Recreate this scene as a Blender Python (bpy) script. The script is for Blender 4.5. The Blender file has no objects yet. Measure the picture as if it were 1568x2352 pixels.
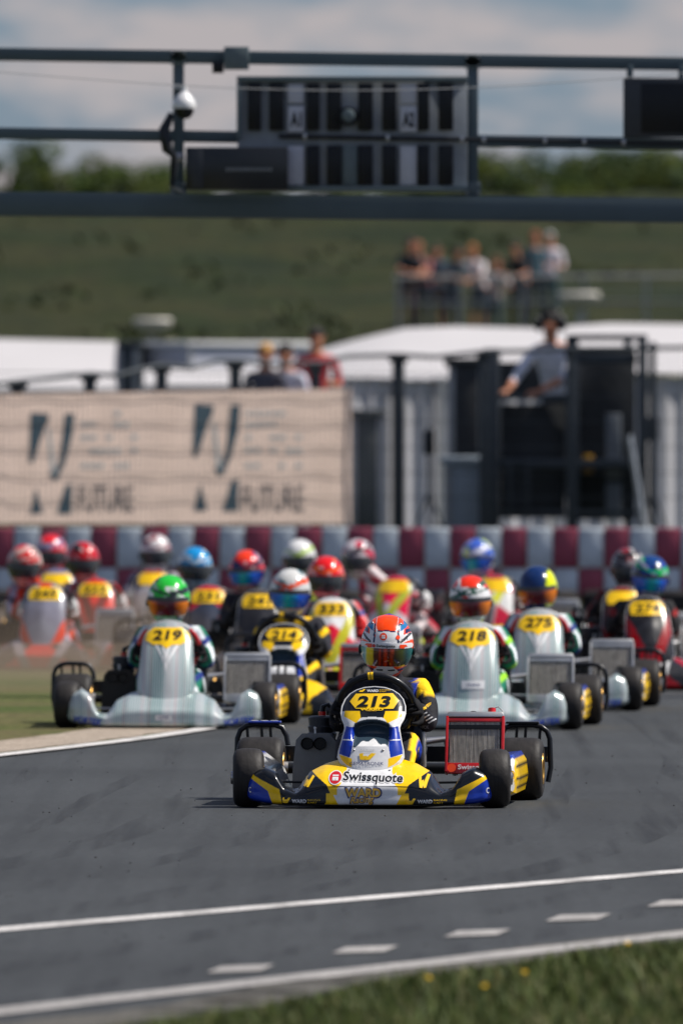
import bpy, bmesh, math, random
import numpy as np
from mathutils import Vector, Matrix
from mathutils.bvhtree import BVHTree

random.seed(7); rng = np.random.default_rng(7)
sc = bpy.context.scene
COL = sc.collection
R = math.radians
# ------------------------------------------------------------------ camera, world, sun
CAM_H = 1.74; K = 26133.0; HOR = 950.0
cd = bpy.data.cameras.new('camera'); cam = bpy.data.objects.new('camera', cd); COL.objects.link(cam)
cam.location = (0, 0, CAM_H); cam.rotation_euler = (R(90) - math.atan(226 / K), 0, 0)
cd.sensor_fit = 'HORIZONTAL'; cd.sensor_width = 24; cd.lens = 400
cd.clip_start = 1; cd.clip_end = 6000
cd.dof.use_dof = True; cd.dof.focus_distance = 50.15; cd.dof.aperture_fstop = 4.7
sc.camera = cam
SUN_EL, SUN_AZ = 52, 6           # azimuth measured from +X towards +Y (slightly behind the karts)
w = bpy.data.worlds.new('World'); sc.world = w; w.use_nodes = True
nt = w.node_tree; N = nt.nodes; L = nt.links; N.clear()
out = N.new('ShaderNodeOutputWorld'); bg = N.new('ShaderNodeBackground'); L.new(bg.outputs[0], out.inputs[0])
sky = N.new('ShaderNodeTexSky'); sky.sky_type = 'NISHITA'; sky.sun_disc = False
sky.sun_elevation = R(SUN_EL); sky.sun_rotation = R(90 - SUN_AZ); sky.dust_density = 0.5; sky.ozone_density = 2.0
tc = N.new('ShaderNodeTexCoord'); sep = N.new('ShaderNodeSeparateXYZ'); L.new(tc.outputs['Generated'], sep.inputs[0])
def wm(op, a, b=None):
    n = N.new('ShaderNodeMath'); n.operation = op
    for i, v in enumerate((a, b)):
        if v is None: continue
        if isinstance(v, (int, float)): n.inputs[i].default_value = v
        else: L.new(v, n.inputs[i])
    return n.outputs[0]
zc = wm('MAXIMUM', sep.outputs[2], 0.0)
den = wm('ADD', zc, 0.06)
cu = wm('MULTIPLY', wm('DIVIDE', sep.outputs[0], den), 5.0)
cv = wm('MULTIPLY', wm('DIVIDE', sep.outputs[1], den), 5.0)
cw = wm('MULTIPLY', wm('LOGARITHM', den, math.e), 13.0)
comb = N.new('ShaderNodeCombineXYZ'); L.new(cu, comb.inputs[0]); L.new(cv, comb.inputs[1]); L.new(cw, comb.inputs[2])
mp = N.new('ShaderNodeMapping'); L.new(comb.outputs[0], mp.inputs[0]); mp.inputs['Scale'].default_value = (1.0, 0.12, 1.0); mp.inputs['Location'].default_value = (3.3, 1.0, 5.2)
cn = N.new('ShaderNodeTexNoise'); L.new(mp.outputs[0], cn.inputs['Vector']); cn.inputs['Scale'].default_value = 1.0; cn.inputs['Detail'].default_value = 5; cn.inputs['Roughness'].default_value = 0.5
cr = N.new('ShaderNodeValToRGB'); L.new(cn.outputs[0], cr.inputs[0])
cr.color_ramp.elements[0].position = 0.475; cr.color_ramp.elements[1].position = 0.64
cr.color_ramp.elements[0].color = (0, 0, 0, 1); cr.color_ramp.elements[1].color = (1, 1, 1, 1)
# horizon band a little milkier
hz = N.new('ShaderNodeMapRange'); L.new(zc, hz.inputs[0]); hz.inputs[1].default_value = 0.0; hz.inputs[2].default_value = 0.30; hz.inputs[3].default_value = 0.62; hz.inputs[4].default_value = 0.0
skym = N.new('ShaderNodeMix'); skym.data_type = 'RGBA'; skym.blend_type = 'MULTIPLY'; skym.inputs[0].default_value = 1
L.new(sky.outputs[0], skym.inputs[6]); skym.inputs[7].default_value = (0.62, 0.70, 0.86, 1)
veil = N.new('ShaderNodeMix'); veil.data_type = 'RGBA'; L.new(hz.outputs[0], veil.inputs[0]); L.new(skym.outputs[2], veil.inputs[6]); veil.inputs[7].default_value = (1.70, 2.50, 3.75, 1)
cl = N.new('ShaderNodeMix'); cl.data_type = 'RGBA'; L.new(cr.outputs[0], cl.inputs[0]); L.new(veil.outputs[2], cl.inputs[6]); cl.inputs[7].default_value = (5.0, 4.65, 4.75, 1)
L.new(cl.outputs[2], bg.inputs[0]); bg.inputs[1].default_value = 0.082
sd = bpy.data.lights.new('sun', 'SUN'); sd.energy = 5.0; sd.angle = R(0.5); sd.color = (1.0, 0.945, 0.87)
sun = bpy.data.objects.new('sun', sd); COL.objects.link(sun)
sv = Vector((math.cos(R(SUN_EL)) * math.cos(R(SUN_AZ)), math.cos(R(SUN_EL)) * math.sin(R(SUN_AZ)), math.sin(R(SUN_EL))))
sun.rotation_euler = sv.to_track_quat('Z', 'Y').to_euler(); sun.location = (20, 20, 30)
sc.view_settings.view_transform = 'Standard'; sc.view_settings.look = 'None'; sc.view_settings.exposure = 0.17; sc.view_settings.gamma = 1
sc.cycles.use_denoising = True; sc.cycles.max_bounces = 6; sc.cycles.transparent_max_bounces = 12; sc.cycles.volume_bounces = 0
sc.cycles.sample_clamp_indirect = 6

# ------------------------------------------------------------------ pixel helpers (pixels of the 1568 wide photograph)
def W(px, py, d): return Vector(((px - 784) / K * d, d, CAM_H + (HOR - py) / K * d))
def G(px, py):
    d = CAM_H * K / (py - HOR); return Vector(((px - 784) / K * d, d, 0))

# ------------------------------------------------------------------ materials
MATS = {}
def srgb(r, g, b):
    f = lambda c: ((c / 255 + 0.055) / 1.055) ** 2.4 if c > 10 else c / 255 / 12.92
    return (f(r), f(g), f(b))
def mat(name, color, rough=0.5, metal=0.0, coat=0.0, var=0.15, vscale=20.0, bump=0.0, bscale=80.0, attr=False, spec=0.5, emit=None, trans=0.0, stretch=None):
    key = (name, tuple(color) if color else None)
    if key in MATS: return MATS[key]
    m = bpy.data.materials.new(name); m.use_nodes = True; t = m.node_tree; n = t.nodes; l = t.links
    b = n['Principled BSDF']; b.inputs['Roughness'].default_value = rough; b.inputs['Metallic'].default_value = metal
    b.inputs['Coat Weight'].default_value = coat; b.inputs['Coat Roughness'].default_value = 0.06
    b.inputs['Specular IOR Level'].default_value = spec
    if trans: b.inputs['Transmission Weight'].default_value = trans
    c = n.new('ShaderNodeTexCoord'); nz = n.new('ShaderNodeTexNoise'); nz.inputs['Scale'].default_value = vscale; nz.inputs['Detail'].default_value = 4
    if stretch:
        mpn = n.new('ShaderNodeMapping'); mpn.inputs['Scale'].default_value = stretch; l.new(c.outputs['Object'], mpn.inputs[0]); l.new(mpn.outputs[0], nz.inputs['Vector'])
    else: l.new(c.outputs['Object'], nz.inputs['Vector'])
    mr = n.new('ShaderNodeMapRange'); l.new(nz.outputs[0], mr.inputs[0]); mr.inputs[1].default_value = 0.25; mr.inputs[2].default_value = 0.75
    mr.inputs[3].default_value = 1 - var; mr.inputs[4].default_value = 1 + var
    mx = n.new('ShaderNodeMix'); mx.data_type = 'RGBA'; mx.blend_type = 'MULTIPLY'; mx.inputs[0].default_value = 1
    if attr:
        a = n.new('ShaderNodeAttribute'); a.attribute_name = 'Col'; l.new(a.outputs['Color'], mx.inputs[6])
    else: mx.inputs[6].default_value = (*color, 1)
    l.new(mr.outputs[0], mx.inputs[7]); l.new(mx.outputs[2], b.inputs['Base Color'])
    if bump:
        nb = n.new('ShaderNodeTexNoise'); nb.inputs['Scale'].default_value = bscale; nb.inputs['Detail'].default_value = 3; l.new(c.outputs['Object'], nb.inputs['Vector'])
        bp = n.new('ShaderNodeBump'); bp.inputs['Strength'].default_value = bump; bp.inputs['Distance'].default_value = 0.02; l.new(nb.outputs[0], bp.inputs['Height']); l.new(bp.outputs[0], b.inputs['Normal'])
    if emit:
        b.inputs['Emission Color'].default_value = (*emit[0], 1); b.inputs['Emission Strength'].default_value = emit[1]
    MATS[key] = m; return m
def flat(name, c, **k): return mat(name, c, **k)

YEL = srgb(255, 205, 5); BLU = srgb(20, 55, 165); WHT = (0.78, 0.78, 0.78); BLK = (0.008, 0.010, 0.014); ORG = srgb(255, 72, 0); RED = srgb(215, 25, 30); NAVY = srgb(20, 30, 75); TEAL = srgb(20, 120, 100)
M_vc = mat('painted_plastic', None, rough=0.24, coat=0.45, attr=True, var=0.10, vscale=34, spec=.22)
M_cloth = mat('suit_fabric', None, spec=.25, rough=0.8, attr=True, var=0.18, vscale=25, bump=0.5, bscale=28)
M_black = mat('black_plastic', (0.010, 0.011, 0.014), rough=0.35, coat=0.1, spec=.3)
M_rubber = mat('tyre_rubber', (0.021, 0.0185, 0.0175), rough=0.6, spec=.3, var=0.45, vscale=1.0, bump=0.10, bscale=40, stretch=(60, 8, 8))
M_gold = mat('gold_magnesium', srgb(205, 160, 85), rough=0.35, metal=0.9)
M_steel = mat('brushed_steel', (0.45, 0.45, 0.46), rough=0.3, metal=0.9)
M_dsteel = mat('dark_steel', (0.018, 0.020, 0.024), rough=0.4, metal=0.4)
M_grey = mat('grey_plastic', (0.38, 0.39, 0.40), rough=0.45)
M_white = mat('white_plastic', WHT, rough=0.35, coat=0.5, var=0.04)
M_red = mat('red_anodised', srgb(200, 20, 25), rough=0.3, coat=0.6)
M_yel = mat('yellow_vinyl', YEL, rough=0.3, coat=0.4, var=0.05)
M_dyel = mat('old_gold_vinyl', srgb(222, 172, 40), rough=0.3, coat=0.4, var=0.05)
M_ink = mat('black_vinyl', (0.007, 0.008, 0.010), rough=0.35, spec=.3)
M_nav = mat('navy_vinyl', srgb(25, 50, 110), rough=0.35)
M_blu = mat('blue_vinyl', BLU, rough=0.3, coat=0.4)
M_org = mat('orange_vinyl', ORG, rough=0.3, coat=0.4)
M_seat = mat('seat_shell', (0.02, 0.022, 0.025), rough=0.35, coat=0.4)
M_ally = mat('aluminium', (0.62, 0.62, 0.6), rough=0.38, metal=0.85, var=0.1)
M_fin = mat('radiator_fin', (0.62, 0.57, 0.48), rough=0.4, metal=0.55, var=0.3, vscale=40)

def silver_mat():
    m = bpy.data.materials.new('silver_striped_livery'); m.use_nodes = True; t = m.node_tree; n = t.nodes; l = t.links
    b = n['Principled BSDF']; b.inputs['Roughness'].default_value = 0.26; b.inputs['Metallic'].default_value = 0.12; b.inputs['Coat Weight'].default_value = 0.7; b.inputs['Coat Roughness'].default_value = 0.08
    c = n.new('ShaderNodeTexCoord'); s = n.new('ShaderNodeSeparateXYZ'); l.new(c.outputs['Object'], s.inputs[0])
    def noise(scale, off):
        a = n.new('ShaderNodeMath'); a.operation = 'ADD'; l.new(s.outputs[0], a.inputs[0]); a.inputs[1].default_value = off
        q = n.new('ShaderNodeTexNoise'); q.noise_dimensions = '1D'; q.inputs['Scale'].default_value = scale; q.inputs['Detail'].default_value = 1; l.new(a.outputs[0], q.inputs['W']); return q.outputs[0]
    def ramp(src, pts):
        r = n.new('ShaderNodeValToRGB'); l.new(src, r.inputs[0]); e = r.color_ramp.elements
        while len(e) < len(pts): e.new(0.5)
        for i, (p, col) in enumerate(pts): e[i].position = p; e[i].color = (*col, 1)
        return r.outputs[0]
    sil = (0.57, 0.60, 0.61)
    wv = n.new('ShaderNodeTexWave'); wv.wave_type = 'BANDS'; wv.bands_direction = 'X'; wv.inputs['Scale'].default_value = 24; l.new(c.outputs['Object'], wv.inputs['Vector'])
    green = ramp(wv.outputs[0], [(0.3, (0, 0, 0)), (0.6, (1, 1, 1))])
    gate = ramp(noise(11, 3.1), [(0.36, (1, 1, 1)), (0.62, (0.30, 0.30, 0.30))])
    mu = n.new('ShaderNodeMath'); mu.operation = 'MULTIPLY'; l.new(green, mu.inputs[0]); l.new(gate, mu.inputs[1])
    m1 = n.new('ShaderNodeMix'); m1.data_type = 'RGBA'; l.new(mu.outputs[0], m1.inputs[0]); m1.inputs[6].default_value = (*sil, 1); m1.inputs[7].default_value = (0.07, 0.23, 0.21, 1)
    red = ramp(noise(30, 7.7), [(0.60, (0, 0, 0)), (0.63, (0.75, 0.75, 0.75)), (0.66, (0, 0, 0))])
    m2 = n.new('ShaderNodeMix'); m2.data_type = 'RGBA'; l.new(red, m2.inputs[0]); l.new(m1.outputs[2], m2.inputs[6]); m2.inputs[7].default_value = (0.55, 0.12, 0.13, 1)
    l.new(m2.outputs[2], b.inputs['Base Color']); return m
M_silver = silver_mat()
def visor_mat(name, cols):
    m = bpy.data.materials.new(name); m.use_nodes = True; t = m.node_tree; n = t.nodes; l = t.links
    b = n['Principled BSDF']; b.inputs['Roughness'].default_value = 0.12; b.inputs['Metallic'].default_value = 0.0; b.inputs['Coat Weight'].default_value = 0.35; b.inputs['Coat Roughness'].default_value = 0.02
    c = n.new('ShaderNodeTexCoord'); s = n.new('ShaderNodeSeparateXYZ'); l.new(c.outputs['Object'], s.inputs[0])
    mr = n.new('ShaderNodeMapRange'); l.new(s.outputs[0], mr.inputs[0]); mr.inputs[1].default_value = -0.115; mr.inputs[2].default_value = 0.115
    nz = n.new('ShaderNodeTexNoise'); nz.inputs['Scale'].default_value = 22; l.new(c.outputs['Object'], nz.inputs['Vector'])
    ad = n.new('ShaderNodeMath'); ad.operation = 'MULTIPLY_ADD'; l.new(nz.outputs[0], ad.inputs[0]); ad.inputs[1].default_value = 0.04; l.new(mr.outputs[0], ad.inputs[2])
    r = n.new('ShaderNodeValToRGB'); l.new(ad.outputs[0], r.inputs[0]); e = r.color_ramp.elements
    while len(e) < len(cols): e.new(0.5)
    for i, (p, col) in enumerate(cols): e[i].position = p; e[i].color = (*col, 1)
    l.new(r.outputs[0], b.inputs['Base Color']); return m
V_irid = visor_mat('iridium_visor', [(0.02, srgb(35, 120, 130)), (0.11, srgb(150, 210, 205)), (0.15, srgb(250, 225, 40)), (0.27, srgb(235, 200, 30)), (0.30, srgb(85, 45, 10)), (0.38, srgb(100, 35, 12)), (0.41, srgb(190, 50, 12)), (0.46, srgb(75, 18, 14)), (0.52, srgb(215, 60, 15)), (0.58, srgb(70, 16, 14)), (0.64, srgb(185, 60, 15)), (0.70, srgb(60, 40, 15)), (0.84, srgb(60, 70, 22)), (0.92, srgb(15, 60, 65)), (1.0, srgb(20, 100, 100))])  # coating reflections painted as fixed colour bands across the visor
V_orange = visor_mat('orange_visor', [(0.0, srgb(255, 150, 20)), (0.2, srgb(240, 110, 10)), (0.35, srgb(110, 15, 25)), (0.7, srgb(80, 10, 30)), (0.95, srgb(220, 120, 20))])
V_blue = visor_mat('blue_visor', [(0.0, srgb(20, 70, 200)), (0.3, srgb(20, 120, 220)), (0.5, srgb(20, 190, 180)), (0.8, srgb(20, 90, 210)), (1.0, srgb(10, 40, 120))])
V_smoke = visor_mat('smoke_visor', [(0.0, (0.02, 0.025, 0.03)), (1.0, (0.05, 0.06, 0.07))])

# ------------------------------------------------------------------ object helpers
def link(name, me, m=None, parent=None):
    o = bpy.data.objects.new(name, me); COL.objects.link(o)
    if m is not None and me is not None:
        if len(me.materials) == 0: me.materials.append(m)
        elif me.materials[0] != m:
            o.material_slots[0].link = 'OBJECT'; o.material_slots[0].material = m
    if parent is not None: o.parent = parent
    return o
def tag(o, label=None, cat=None, group=None, kind=None):
    if label: o['label'] = label
    if cat: o['category'] = cat
    if group: o['group'] = group
    if kind: o['kind'] = kind
    return o
def empty(name, loc=(0, 0, 0), rz=0, **k):
    o = bpy.data.objects.new(name, None); COL.objects.link(o); o.location = loc; o.rotation_euler = (0, 0, rz); o.empty_display_size = 0.1
    return tag(o, **k)
class MB:
    def __init__(s): s.v = []; s.f = []
    def add(s, vs, fs):
        b = len(s.v); s.v += [tuple(v) for v in vs]; s.f += [tuple(i + b for i in f) for f in fs]; return s
    def box(s, c, d, rot=None, taper=1.0):
        hx, hy, hz = d[0] / 2, d[1] / 2, d[2] / 2
        vs = [Vector((x * hx * (taper if z > 0 else 1), y * hy * (taper if z > 0 else 1), z * hz)) for z in (-1, 1) for x, y in ((-1, -1), (1, -1), (1, 1), (-1, 1))]
        if rot is not None: vs = [rot @ v for v in vs]
        c = Vector(c)
        return s.add([v + c for v in vs], [(3, 2, 1, 0), (4, 5, 6, 7), (0, 1, 5, 4), (1, 2, 6, 5), (2, 3, 7, 6), (3, 0, 4, 7)])
    def tube(s, pts, r, n=8, closed=False, cap=True, flat=1.0):
        pts = [Vector(p) for p in pts]; m = len(pts); rs = r if isinstance(r, (list, tuple)) else [r] * m
        vs = []; up = None
        for i, p in enumerate(pts):
            a = pts[(i - 1) % m] if (closed or i > 0) else p; b = pts[(i + 1) % m] if (closed or i < m - 1) else p
            t = (b - a).normalized() if (b - a).length > 1e-9 else Vector((0, 0, 1))
            if up is None: up = Vector((0, 0, 1)) if abs(t.z) < 0.9 else Vector((0, 1, 0))
            x = t.cross(up)
            if x.length < 1e-4: x = t.orthogonal()
            x.normalize(); up = x.cross(t).normalized()
            for k in range(n):
                q = 2 * math.pi * k / n; vs.append(p + x * math.cos(q) * rs[i] + up * math.sin(q) * rs[i] * flat)
        fs = []
        for i in range(m if closed else m - 1):
            j = (i + 1) % m
            for k in range(n): fs.append((i * n + k, i * n + (k + 1) % n, j * n + (k + 1) % n, j * n + k))
        if cap and not closed: fs += [tuple(range(n))[::-1], tuple((m - 1) * n + k for k in range(n))]
        return s.add(vs, fs)
    def lathe(s, prof, c=(0, 0, 0), axis='x', n=32, rot=None):   # prof: (along, radius)
        vs = []
        for a, r in prof:
            for k in range(n):
                q = 2 * math.pi * k / n; u, v_ = r * math.cos(q), r * math.sin(q)
                p = Vector((a, u, v_)) if axis == 'x' else (Vector((u, a, v_)) if axis == 'y' else Vector((u, v_, a)))
                if rot is not None: p = rot @ p
                vs.append(p + Vector(c))
        m = len(prof); fs = [(i * n + k, i * n + (k + 1) % n, (i + 1) * n + (k + 1) % n, (i + 1) * n + k) for i in range(m - 1) for k in range(n)]
        fs += [tuple(range(n))[::-1], tuple((m - 1) * n + k for k in range(n))]
        return s.add(vs, fs)
    def ell(s, c, r, n=16, m=10):
        vs = [(c[0] + r[0] * math.sin(math.pi * i / m) * math.cos(2 * math.pi * k / n), c[1] + r[1] * math.sin(math.pi * i / m) * math.sin(2 * math.pi * k / n), c[2] + r[2] * math.cos(math.pi * i / m)) for i in range(m + 1) for k in range(n)]
        return s.add(vs, [(i * n + k, i * n + (k + 1) % n, (i + 1) * n + (k + 1) % n, (i + 1) * n + k) for i in range(m) for k in range(n)])
    def mesh(s, name, bevel=0, smooth=40, weld=False):
        me = bpy.data.meshes.new(name); me.from_pydata(s.v, [], s.f); me.update()
        bm = bmesh.new(); bm.from_mesh(me)
        if weld: bmesh.ops.remove_doubles(bm, verts=bm.verts, dist=1e-5)
        if bevel: bmesh.ops.bevel(bm, geom=bm.edges[:], offset=bevel, segments=2, affect='EDGES', profile=0.5)
        bmesh.ops.recalc_face_normals(bm, faces=bm.faces[:])
        bm.to_mesh(me); bm.free()
        if smooth:
            me.polygons.foreach_set('use_smooth', [True] * len(me.polygons)); me.set_sharp_from_angle(angle=R(smooth))
        return me
    def build(s, name, m, parent=None, **k): return link(name, s.mesh(name, **k), m, parent)
def npmesh(name, V, F, smooth=True, sharp=0):
    me = bpy.data.meshes.new(name); V = np.asarray(V, dtype=np.float32); F = np.asarray(F, dtype=np.int32); k = F.shape[1]
    me.vertices.add(len(V)); me.vertices.foreach_set('co', V.ravel()); me.loops.add(F.size); me.loops.foreach_set('vertex_index', F.ravel())
    me.polygons.add(len(F)); me.polygons.foreach_set('loop_start', np.arange(0, F.size, k, dtype=np.int32)); me.update(calc_edges=True)
    if smooth: me.polygons.foreach_set('use_smooth', np.ones(len(F), dtype=bool))
    if sharp: me.set_sharp_from_angle(angle=R(sharp))
    return me
def gridfaces(n, m, wrap=False):
    i, j = np.meshgrid(np.arange(n - 1), np.arange(m if wrap else m - 1), indexing='ij'); j2 = (j + 1) % m
    return np.stack([i * m + j, i * m + j2, (i + 1) * m + j2, (i + 1) * m + j], -1).reshape(-1, 4)
def coords(me):
    a = np.empty(len(me.vertices) * 3, dtype=np.float32); me.vertices.foreach_get('co', a); return a.reshape(-1, 3)
def paint(me, C):
    a = me.color_attributes.new('Col', 'FLOAT_COLOR', 'POINT'); C = np.asarray(C, dtype=np.float32)
    a.data.foreach_set('color', np.concatenate([C, np.ones((len(C), 1), np.float32)], 1).ravel())
def inpoly(x, z, poly):
    c = np.zeros(len(x), bool); n = len(poly); j = n - 1
    for i in range(n):
        xi, zi = poly[i]; xj, zj = poly[j]
        if zi != zj:
            c ^= ((zi > z) != (zj > z)) & (x < (xj - xi) * (z - zi) / (zj - zi) + xi)
        j = i
    return c
CACHE = {}
def cached(key, fn):
    if key not in CACHE: CACHE[key] = fn()
    return CACHE[key]

# text / decals ------------------------------------------------------
def textmesh(s, bold=0.0, shear=0.0):
    key = ('txt', s, bold, shear)
    if key in CACHE: return CACHE[key]
    cu = bpy.data.curves.new('t', 'FONT'); cu.body = s; cu.offset = bold; cu.shear = shear; cu.resolution_u = 3
    o = bpy.data.objects.new('t', cu); COL.objects.link(o); dg = bpy.context.evaluated_depsgraph_get(); dg.update()
    me = bpy.data.meshes.new_from_object(o.evaluated_get(dg)); v = coords(me).copy(); f = [tuple(p.vertices) for p in me.polygons]
    bpy.data.objects.remove(o); bpy.data.meshes.remove(me)
    CACHE[key] = (v, f); return CACHE[key]
def project(name, pts2, faces, m, parent, bvh, off=0.002, maxe=0.012, frm=-3.0, axis='y', fall=0.0):
    """drape a flat outline (x,z) onto a body, seen along +y; it gets a small lift"""
    bm = bmesh.new(); vs = [bm.verts.new((p[0], 0, p[1])) for p in pts2]
    for f in faces:
        try: bm.faces.new([vs[i] for i in f])
        except ValueError: pass
    bmesh.ops.triangulate(bm, faces=bm.faces[:])
    for _ in range(4):
        lo = [e for e in bm.edges if e.calc_length() > maxe]
        if not lo: break
        bmesh.ops.subdivide_edges(bm, edges=lo, cuts=1); bmesh.ops.triangulate(bm, faces=[f for f in bm.faces if len(f.verts) > 3])
    dead = []
    for v in bm.verts:
        if axis == 'y': h = bvh.ray_cast(Vector((v.co.x, frm, v.co.z)), Vector((0, 1, 0)))
        else: h = bvh.ray_cast(Vector((frm, v.co.x, v.co.z)), Vector((-1, 0, 0)))
        if h[0] is None: dead.append(v); continue
        nn = h[1]; d = Vector((0, -1, 0)) if axis == 'y' else Vector((1, 0, 0))
        if nn.dot(d) < 0: nn = -nn
        v.co = h[0] + (nn * 0.6 + d * 0.4) * off
    bmesh.ops.delete(bm, geom=dead, context='VERTS')
    me = bpy.data.meshes.new(name); bm.to_mesh(me); bm.free()
    return link(name, me, m, parent)
def text_on(s, box, m, parent, bvh, bold=0.0, shear=0.0, rot=0.0, off=0.0025, name='lettering', axis='y', frm=-3.0, arc=0.0, sx=1.0):
    v, f = textmesh(s, bold, shear); x0, z0, x1, z1 = box
    mn = v.min(0); mx = v.max(0); p = []
    cx, cz = (x0 + x1) / 2, (z0 + z1) / 2; ca, sa = math.cos(rot), math.sin(rot)
    for q in v:
        a = (q[0] - mn[0]) / (mx[0] - mn[0]) - 0.5; b = (q[1] - mn[1]) / (mx[1] - mn[1]) - 0.5
        x = a * (x1 - x0) * sx; z = b * (z1 - z0) - arc * (2 * a) ** 2
        p.append((cx + x * ca - z * sa, cz + x * sa + z * ca))
    return project(name, p, f, m, parent, bvh, off, axis=axis, frm=frm)
def poly_on(pts, m, parent, bvh, off=0.0015, name='decal', **k):
    return project(name, pts, [tuple(range(len(pts)))], m, parent, bvh, off, **k)
def disc(cx, cz, rx, rz=None, n=24): return [(cx + rx * math.cos(2 * math.pi * k / n), cz + (rz or rx) * math.sin(2 * math.pi * k / n)) for k in range(n)]
WL = [(0, .90), (.24, 1), (.24, .55), (.44, .62), (.47, .42), (.74, 1), (1, .92), (.64, .02), (.42, .0), (.40, .22), (.29, 0), (.06, .05)]
def wlogo(x0, z0, x1, z1, rot=0):
    cx, cz = (x0 + x1) / 2, (z0 + z1) / 2; c, s = math.cos(rot), math.sin(rot); r = []
    for a, b in WL:
        x, z = (a - .5) * (x1 - x0), (b - .5) * (z1 - z0); r.append((cx + x * c - z * s, cz + x * s + z * c))
    return r
def roundel(cx, cz, r, parent, bvh, m=None, off=0.003):
    poly_on(disc(cx, cz, r * 1.16), M_white, parent, bvh, off, 'roundel_border')
    poly_on(disc(cx, cz, r), m or M_red, parent, bvh, off + 0.001, 'roundel')
    t = 0.0022 * r / 0.028 * 1.6
    for q in ([(-.5, .42), (.5, .42), (.5, .42 - .2), (-.5, .42 - .2)], [(-.5, .08), (-.5, -.5), (-.3, -.5), (-.3, -.12), (-.1, -.12), (-.1, -.5), (.1, -.5), (.1, -.12), (.3, -.12), (.3, -.5), (.5, -.5), (.5, .08)]):
        poly_on([(cx + a * r, cz + b * r) for a, b in q], M_white, parent, bvh, off + 0.002, 'roundel_mark')

# skin bodies ---------------------------------------------------------
def skin_body(key, J, E, root, sub=2):
    def mk():
        names = list(J); me = bpy.data.meshes.new('sk'); me.from_pydata([J[n][0] for n in names], [(names.index(a), names.index(b)) for a, b in E], [])
        o = bpy.data.objects.new('sk', me); COL.objects.link(o)
        o.modifiers.new('s', 'SKIN').use_smooth_shade = True
        for i, n in enumerate(names):
            r = J[n][1]; me.skin_vertices[0].data[i].radius = (r if isinstance(r, tuple) else (r, r)); me.skin_vertices[0].data[i].use_root = (n == root)
        ss = o.modifiers.new('u', 'SUBSURF'); ss.levels = sub; ss.render_levels = sub
        dg = bpy.context.evaluated_depsgraph_get(); dg.update(); r = bpy.data.meshes.new_from_object(o.evaluated_get(dg)); bpy.data.objects.remove(o)
        r.polygons.foreach_set('use_smooth', [True] * len(r.polygons)); return r
    return cached(key, mk)
def hand_mesh(side, curl=1.0):
    """palm along +x, fingers curl towards -z, thumb leaves the +y side"""
    def mk():
        b = MB(); b.ell((0.045, 0, 0), (0.052, 0.042, 0.017), 12, 8)
        for k, (y, ln) in enumerate(((0.030, .070), (0.010, .080), (-0.011, .074), (-0.030, .058))):
            p = Vector((0.078, y, 0)); a = 0.15; pts = [p - Vector((0.02, 0, 0)), p.copy()]
            for q in (.42, .33, .25):
                a += curl * 0.85; p = p + Vector((math.cos(a), 0, -math.sin(a))) * ln * q; pts.append(p.copy())
            b.tube(pts, [.0105, .0105, .0095, .0085, .0065], 7)
        p = Vector((0.02, 0.034, -0.004)); b.tube([p, p + Vector((0.025, 0.028, -0.008)), p + Vector((0.05, 0.036, -0.026)), p + Vector((0.066, 0.026, -0.045))], [.0135, .012, .0105, .008], 7)
        return b.mesh('hand', smooth=70)
    return cached(('hand', curl), mk)
def place_hand(name, m, parent, wrist, direction, palm, side, s=1.0, curl=1.0):
    d = Vector(direction).normalized(); z = -Vector(palm); z = (z - d * z.dot(d)).normalized(); y = z.cross(d)
    M4 = Matrix((d, y * side, z)).transposed().to_4x4(); M4.translation = Vector(wrist)
    o = link(name, hand_mesh(side, curl), m, parent); o.matrix_local = M4 @ Matrix.Scale(s, 4); return o

# ------------------------------------------------------------------ setting: ground, track
def zt(x, y): return np.interp(y, [0, 103, 112, 150, 175, 200, 255, 264, 4000], [-.03, -.03, .42, .5, 1.6, 3.15, 6.55, 6.75, 6.75])
xs = np.concatenate([[-3000, -1200, -500, -200, -80, -40], np.arange(-24, 25, 1.0), [40, 80, 200, 500, 1200, 3000]])
ys = np.concatenate([[-400, -50, 0, 40, 80, 100], np.arange(102, 290, 1.5), [330, 400, 600, 1000, 2000, 4500]])
X, Y = np.meshgrid(xs, ys, indexing='ij'); Z = zt(X, Y); hn = (np.sin(X * .9 + np.sin(Y * .21) * 2) * np.sin(Y * .37 + X * .25)) * .10 + rng.normal(0, .05, X.shape)
Z = Z + hn * np.clip((Y - 172) / 25, 0, 1) * np.clip((300 - Y) / 30, 0, 1)
me = npmesh('ground', np.stack([X, Y, Z], -1).reshape(-1, 3), gridfaces(len(xs), len(ys)))
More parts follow.
